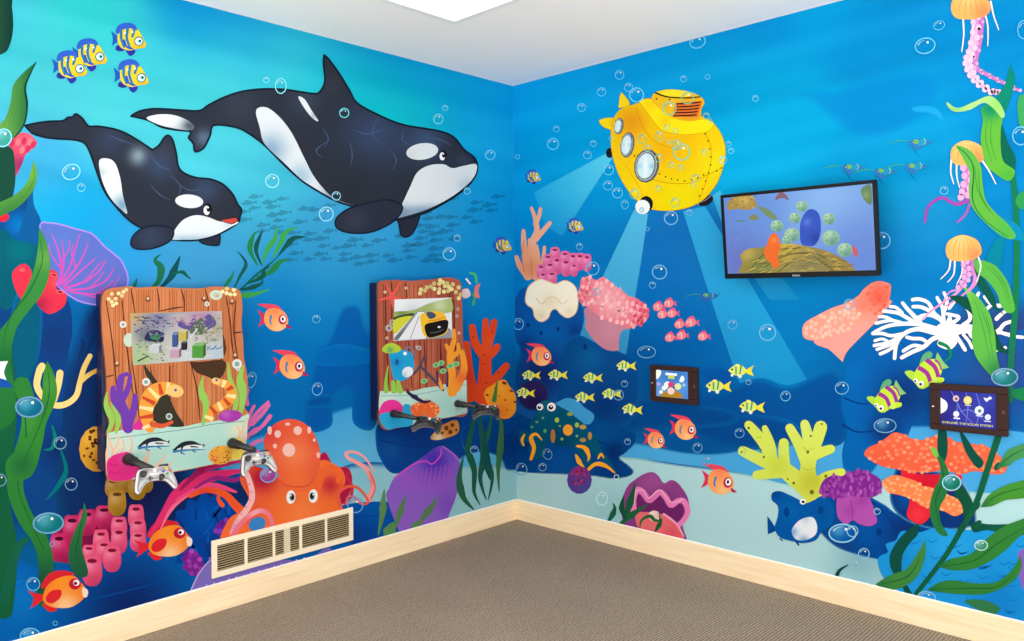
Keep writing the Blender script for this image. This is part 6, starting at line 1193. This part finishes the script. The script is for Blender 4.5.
hard('bezel', join([tbox(-hw, hw, hh - bz, hh, -.012, 0), tbox(-hw, hw, -hh, -hh + bb_, -.012, 0), tbox(-hw, -hw + bz, -hh + bb_, hh - bz, -.012, 0), tbox(hw - bz, hw, -hh + bb_, hh - bz, -.012, 0)]), gloss, TV, .0015)
hard('back_cover', join([tbox(-hw + .001, hw - .001, -hh + .001, hh - .001, -.028, -.012), tbox(-hw * .75, hw * .75, -hh * .7, hh * .6, -.042, -.028)]), blackp, TV, .003)
br0 = Vector((-.001, ct.y, ct.z))
vv = [(-.0055, ct.y + .1, ct.z - .08), (-.012, ct.y - .1, ct.z + .08)]
hard('wall_bracket', join([boxmesh((-.015, ct.y - .11, ct.z - .09), (-.0055, ct.y + .11, ct.z + .07)), boxmesh((-.07, ct.y - .1, ct.z - .08), (-.013, ct.y - .07, ct.z + .0)), boxmesh((-.07, ct.y + .07, ct.z - .08), (-.013, ct.y + .1, ct.z + .0))]), dkgrey, TV, .001)
S3 = Surf(tw(0, 0, -.003), TN)
def p3_(s, q):
    V = [tw(u, v, -.0035) for u, v in ((-hw + bz, -hh + bb_), (hw - bz, -hh + bb_), (hw - bz, hh - bz), (-hw + bz, hh - bz))]
    P = []
    for v in V: P.append(proj(v))
    P = [P[3], P[2], P[1], P[0]]
    s.fill(P, (98, 130, 200), sm=False, step=3, sh=[(830, 200, 60, (135, 180, 228), .9), (745, 262, 30, (100, 108, 178), .8), (860, 250, 40, (95, 125, 200), .7), (760, 215, 25, (95, 140, 210), .6)])
    r = random.Random(4)
    for i in range(40): x, y = r.uniform(728, 870), r.uniform(205, 262); s.line([(x, y), (x + 3, y - 2.5)], .4, (120, 150, 212), .4, cap=False, keep=True)
    s.surf.lay += 1
    L0, R0, B0 = P[0][0], P[1][0], P[3][1]
    s.fill([(727, 205), (731, 199), (738, 195.5), (750, 194.6), (754, 198), (757, 206), (748, 210), (738, 209), (729, 210)], (160, 132, 70), sh=[(744, 199, 7, (205, 168, 85), .8)]); s.fill([(758, 207), (766, 208), (775, 215), (777, 220), (768, 217)], (115, 135, 95)); s.dot(754, 217.5, 5, (125, 130, 85), 3); s.dot(741, 221, 5, (95, 130, 130), 1)
    s.fill([(861, 190), (865, 186), (871, 185.2), (871.6, 204), (866, 202), (862, 196)], (95, 125, 90), sh=[(866, 195, 4, (140, 165, 110), .7)]); s.fill([(775, 200), (779, 193), (784, 193), (789, 200), (782, 198)], (130, 95, 110))
    s.fill([(738, B0 - .6, 1), (742, 262), (740, 256), (748, 249), (764, 247), (776, 244), (790, 243.5), (806, 246), (824, 250), (840, 257), (850, 264), (857, B0 - 1.3, 1)], (150, 128, 62), sh=[(790, 249, 14, (222, 182, 60), .9), (808, 268, 22, (130, 122, 84), .9), (760, 266, 14, (105, 125, 66), .8), (748, 254, 7, (202, 178, 88), .7), (835, 262, 10, (140, 110, 60), .6)])
    for l in ([(757, 272), (780, 258), (800, 253), (822, 256), (846, 268)], [(778, 272), (796, 258)], [(812, 255), (836, 272)], [(757, 264), (775, 262), (784, 262)], [(750, 270), (762, 256), (776, 250), (796, 248)]): s.line(l, .6, (82, 82, 48), .6, mid=1.3)
    for i in range(130):
        x = r.uniform(744, 852); y = r.uniform(246, B0 - 2); top_ = 244 + ((x - 790) / 62) ** 2 * 18
        if y > top_ + 2: s.line([(x - 4, y + 1.5), (x, y), (x + 4, y + (1.4 if x > 800 else -1))], .4, r.choice(((205, 170, 70), (105, 108, 55), (160, 150, 85), (125, 105, 60), (185, 155, 75))), .4, cap=False, mid=1.1, keep=True); s.surf.lay += 1 if i % 4 == 0 else 0
    for i in range(26): x, y = r.uniform(730, 756), r.uniform(196, 208); s.dot(x, y, .9, r.choice(((205, 175, 95), (110, 95, 50), (150, 140, 90))), .6, keep=True)
    s.surf.lay += 1
    # pale green coral boulders, a blue sponge and an orange sponge on the mound
    for x, y, q_ in ((777, 226, 6.6), (792, 235, 8), (795, 218, 6), (802, 206.5, 6), (829, 219, 6.6), (831, 238, 9), (845, 250, 8), (787, 240, 5)):
        s.dot(x, y, q_, (135, 178, 148), q_ * .9, sh=[(x - 2, y - 3, q_ * .5, (190, 215, 175), .8), (x + 2, y + 4, q_ * .6, (85, 130, 125), .7)])
        for j in range(5): s.dot(x + q_ * .6 * math.cos(j * 1.3), y + q_ * .55 * math.sin(j * 1.3), .8, (98, 142, 112), keep=True)
        s.surf.lay += 1
    s.fill([(801, 243), (800, 226), (803, 216), (808, 210), (814, 209.5), (819, 214), (821, 224), (820, 236), (815, 245), (808, 246)], (52, 82, 182), sh=[(807, 222, 4, (95, 135, 212), .7), (816, 238, 6, (35, 52, 142), .7)])
    s.fill([(764, 252), (767, 244), (770, 236), (775, 233), (779, 238), (780, 248), (778, 256), (779, 266), (774, 268), (770, 262), (766, 258)], (228, 102, 42), sh=[(774, 240, 3, (245, 150, 90), .6)])
    s.fill([(852, 246), (857, 249), (858, 255), (854, 256)], (190, 92, 110))
screen('screen', S3, TV, 'lit screen with a reef scene', None, p3_)
S4 = Surf(tw(0, 0, .0006), TN); a = Art('brand_lettering', S4, None, None, None, BOARD); a._mur = TV; a.text('SAMSUNG', 792.4, 276.4, 1.7, (205, 208, 214), -.01, 7.6); done_(a)

# ---- tablets -------------------------------------------------------------------
brown = mat('dark_brown_case', (52, 34, 32), .6, 0, .1)
def tablet(nm, lb, corners, scr, paint, D=.026):
    s = Surf((-D, 0, 0), (-1, 0, 0)); P = [s.hit(*p) for p in corners]
    y1 = (P[0].y + P[3].y) / 2; y0 = (P[1].y + P[2].y) / 2; z1 = (P[0].z + P[1].z) / 2; z0 = (P[2].z + P[3].z) / 2
    t = thing(nm, lb, 'tablet', (-D / 2, (y0 + y1) / 2, (z0 + z1) / 2))
    Q = [s.hit(*p) for p in scr]; a1 = (Q[0].y + Q[3].y) / 2; a0 = (Q[1].y + Q[2].y) / 2; b1 = (Q[0].z + Q[1].z) / 2; b0 = (Q[2].z + Q[3].z) / 2
    hard('case', join([boxmesh((-D, y0, b1), (-.0055, y1, z1)), boxmesh((-D, y0, z0), (-.0055, y1, b0)), boxmesh((-D, a1, b0), (-.0055, y1, b1)), boxmesh((-D, y0, b0), (-.0055, a0, b1))]), brown, t, .0035)
    hard('backing', boxmesh((-D + .008, a0 - .004, b0 - .004), (-.007, a1 + .004, b1 + .004)), blackp, t, 0)
    s2 = Surf((-D + .0065, 0, 0), (-1, 0, 0)); pp = [proj((-D + .0065, y, z)) for y, z in ((a1, b1), (a0, b1), (a0, b0), (a1, b0))]
    screen('screen', s2, t, 'lit screen', pp, paint)
    hard('camera_slot', boxmesh((-D - .0008, y1 - .016, (z0 + z1) / 2 - .002), (-D + .001, y1 - .009, (z0 + z1) / 2 + .002)), silver, t, .0004)
    hard('home_slot', boxmesh((-D - .0008, y0 + .009, (z0 + z1) / 2 - .006), (-D + .001, y0 + .018, (z0 + z1) / 2 + .006)), mat('slot', (78, 58, 48), .5), t, .0006)
    return t
def pt1(s, q):
    s.fill(q, (70, 130, 200), sm=False, step=1.2, sh=[(672, 374, 8, (45, 100, 175), .7), (660, 392, 7, (120, 160, 215), .7), (683, 388, 5, (90, 150, 210), .7)])
    s.fill([(656, 370.5), (661, 370.8), (660, 376), (656.3, 379)], (240, 240, 225)); s.line([(665.5, 373.8), (677, 374.8)], 2.6, (235, 238, 245), 2.4, cap=False); s.line([(668, 377), (674.5, 377.6)], 3.2, (190, 205, 80), 3, cap=False)
    s.fill([(679.5, 380), (682, 375.5), (684.5, 378.5), (683, 382), (680, 382)], (240, 242, 235)); s.fill([(660, 396.5), (664, 392), (672, 389.5), (679, 392), (683, 397.4), (670, 397.6)], (170, 125, 40))
    for x, y, r, c in ((667.5, 385, 3.6, (240, 232, 225)), (671, 384.5, 3, (205, 60, 110)), (678, 386.5, 3.4, (215, 222, 150)), (671, 391, 3.6, (235, 200, 190)), (664, 388, 2.4, (232, 232, 225)), (661, 392, 1.8, (225, 235, 235)), (658.5, 384, 2, (170, 160, 215)), (684, 385, 1.8, (140, 190, 225))): s.dot(x, y, r, c)
    s.dot(668.6, 387.4, .9, (40, 30, 45)); s.dot(673.6, 387.6, .9, (40, 30, 45))
tablet('tablet', 'small dark brown framed tablet on the wall below the television', ((650, 365.3), (696.8, 367.2), (696.4, 406.2), (649.6, 400.2)), ((655.7, 370), (687.6, 371.8), (687.6, 399.1), (655.3, 396.4)), pt1)
def pt2(s, q):
    s.fill(q, (46, 46, 150), sm=False, step=1.6, sh=[(950, 395, 9, (38, 36, 135), .8), (985, 400, 12, (52, 68, 175), .8), (972, 415, 10, (72, 72, 180), .6), (945, 418, 8, (34, 32, 120), .7)])
    for l in ([(951, 391), (957, 402), (962, 412), (974, 424)], [(966, 392), (968, 406), (966, 424)], [(976, 393), (980, 408), (976, 426)], [(957, 404), (957, 420), (955, 424)], [(960, 412), (970, 410), (984, 420)]): s.line(l, .5, (105, 120, 205), .4, mid=1.3)
    pl = [(939.4, 398.5), (943, 399), (946.5, 402), (947.6, 406.3), (946, 410.5), (942, 413), (939, 412.8)]; s.fill(pl, (245, 244, 240))
    for x, y, r, c, c2 in ((956, 398.5, 3.2, (222, 190, 190), (110, 60, 90)), (967.7, 400.3, 4.2, (236, 216, 120), (245, 235, 170)), (979.3, 410.6, 4.6, (235, 242, 242), (80, 130, 150)), (956.2, 414, 3, (238, 240, 238), (220, 225, 230)), (987.8, 417.2, 3, (235, 238, 242), (205, 215, 235))):
        s.dot(x, y, r, c); s.dot(x + .3, y + .3, r * .4, c2)
    s.line([(953.5, 418), (960, 418.6)], 1.4, (232, 235, 240), 1.4, cap=False); s.line([(984, 421), (991, 421.6)], 1.2, (200, 208, 230), 1.2, cap=False); s.line([(965, 405), (971, 405.4)], 1, (220, 215, 160), 1, cap=False); s.line([(976, 415.6), (983, 416.2)], 1.1, (215, 222, 235), 1.1, cap=False)
    s.fill([(983.6, 397.6), (987, 398.4), (990, 396.4), (992, 398.6), (989, 399.8), (986.4, 401.8)], (240, 244, 250))
    s.text('EXPLORE THE SOLAR SYSTEM', 942.2, 423, 2.1, (245, 240, 30), .085, 50.5)
tablet('tablet', 'larger dark brown framed tablet showing planets, on the wall near the right edge', ((930.2, 382.9), (1008.6, 388.1), (1006.8, 439), (928.8, 427.3)), ((941.3, 389.9), (996.3, 394.6), (995.1, 430.2), (939, 423.8)), pt2)

# ---- vent grille ---------------------------------------------------------------
cream = mat('cream_metal', (240, 226, 200), .42, 0, .4); slatm = mat('slat_metal', (198, 178, 138), .5, 0, .2); duct = mat('duct_interior', (52, 38, 24), .9)
VX0, VX1, VZ0, VZ1, VD = -1.8205, -1.131, .1435, .2985, .014
VT = thing('wall_vent', 'long cream metal return air grille low on the wall above the baseboard', 'vent', ((VX0 + VX1) / 2, -VD / 2, (VZ0 + VZ1) / 2))
fr_, y_ = .024, -.0055
sv = Surf((0, -VD, 0), (0, -1, 0)); cells = []
W5 = VX1 - VX0
for a_, b_ in ((105, 270), (288, 440), (455, 600), (617, 755), (768, 900)):
    xa = sv.hit(200 + a_ / 6.02, 490 + (400 - a_ * .21) / 6.02).x; xb = sv.hit(200 + b_ / 6.02, 490 + (400 - b_ * .21) / 6.02).x; cells.append((xa, xb))
bars = [boxmesh((VX0, -VD, VZ1 - fr_), (VX1, y_, VZ1)), boxmesh((VX0, -VD, VZ0), (VX1, y_, VZ0 + fr_)), boxmesh((VX0, -VD, VZ0 + fr_), (cells[0][0], y_, VZ1 - fr_)), boxmesh((cells[4][1], -VD, VZ0 + fr_), (VX1, y_, VZ1 - fr_))]
for i in range(4): bars.append(boxmesh((cells[i][1], -VD + .001, VZ0 + fr_), (cells[i + 1][0], y_, VZ1 - fr_)))
hard('frame', join(bars), cream, VT, .0015)
hard('backing', boxmesh((VX0 + .006, -.0062, VZ0 + .006), (VX1 - .006, -.0052, VZ1 - .006)), duct, VT, 0)
NS = 11
for xa, xb in cells:
    sl = []
    for k in range(NS):
        z = VZ0 + fr_ + (VZ1 - VZ0 - 2 * fr_) * (k + .5) / NS; d = .0013
        V = [(x, y, zz) for x in (xa, xb) for y, zz in ((-.0125, z - .0012), (-.0125, z), (-.0068, z + .0008), (-.0068, z - .0004))]
        sl.append((V, [(0, 1, 2, 3), (4, 7, 6, 5), (0, 4, 5, 1), (1, 5, 6, 2), (2, 6, 7, 3), (3, 7, 4, 0)]))
    hard('louvre_bank', join(sl), slatm, VT, 0)
hard('pale_strip', boxmesh((cells[2][0] + .36 * (cells[2][1] - cells[2][0]), -.0105, VZ0 + fr_), (cells[2][0] + .62 * (cells[2][1] - cells[2][0]), -.0066, VZ1 - fr_)), mat('strip_cream', (222, 208, 186), .5), VT, 0, label='pale strip behind the middle slats')  # pale strip set in where the middle slats look paler
for x in (VX0 + .011, VX1 - .011): hard('screw', lathe((x, -VD + .0004, (VZ0 + VZ1) / 2), (0, -1, 0), [(0, .0032), (.001, .003), (.0016, .0015)], 12), silver, VT, 0, True)
print('objects', len(bpy.data.objects), 'bubbles', sum(c.name.startswith('bubble') for c in ML.children), sum(c.name.startswith('bubble') for c in MR.children), 'distant', sum(c.name.startswith('distant_fish') for c in ML.children))
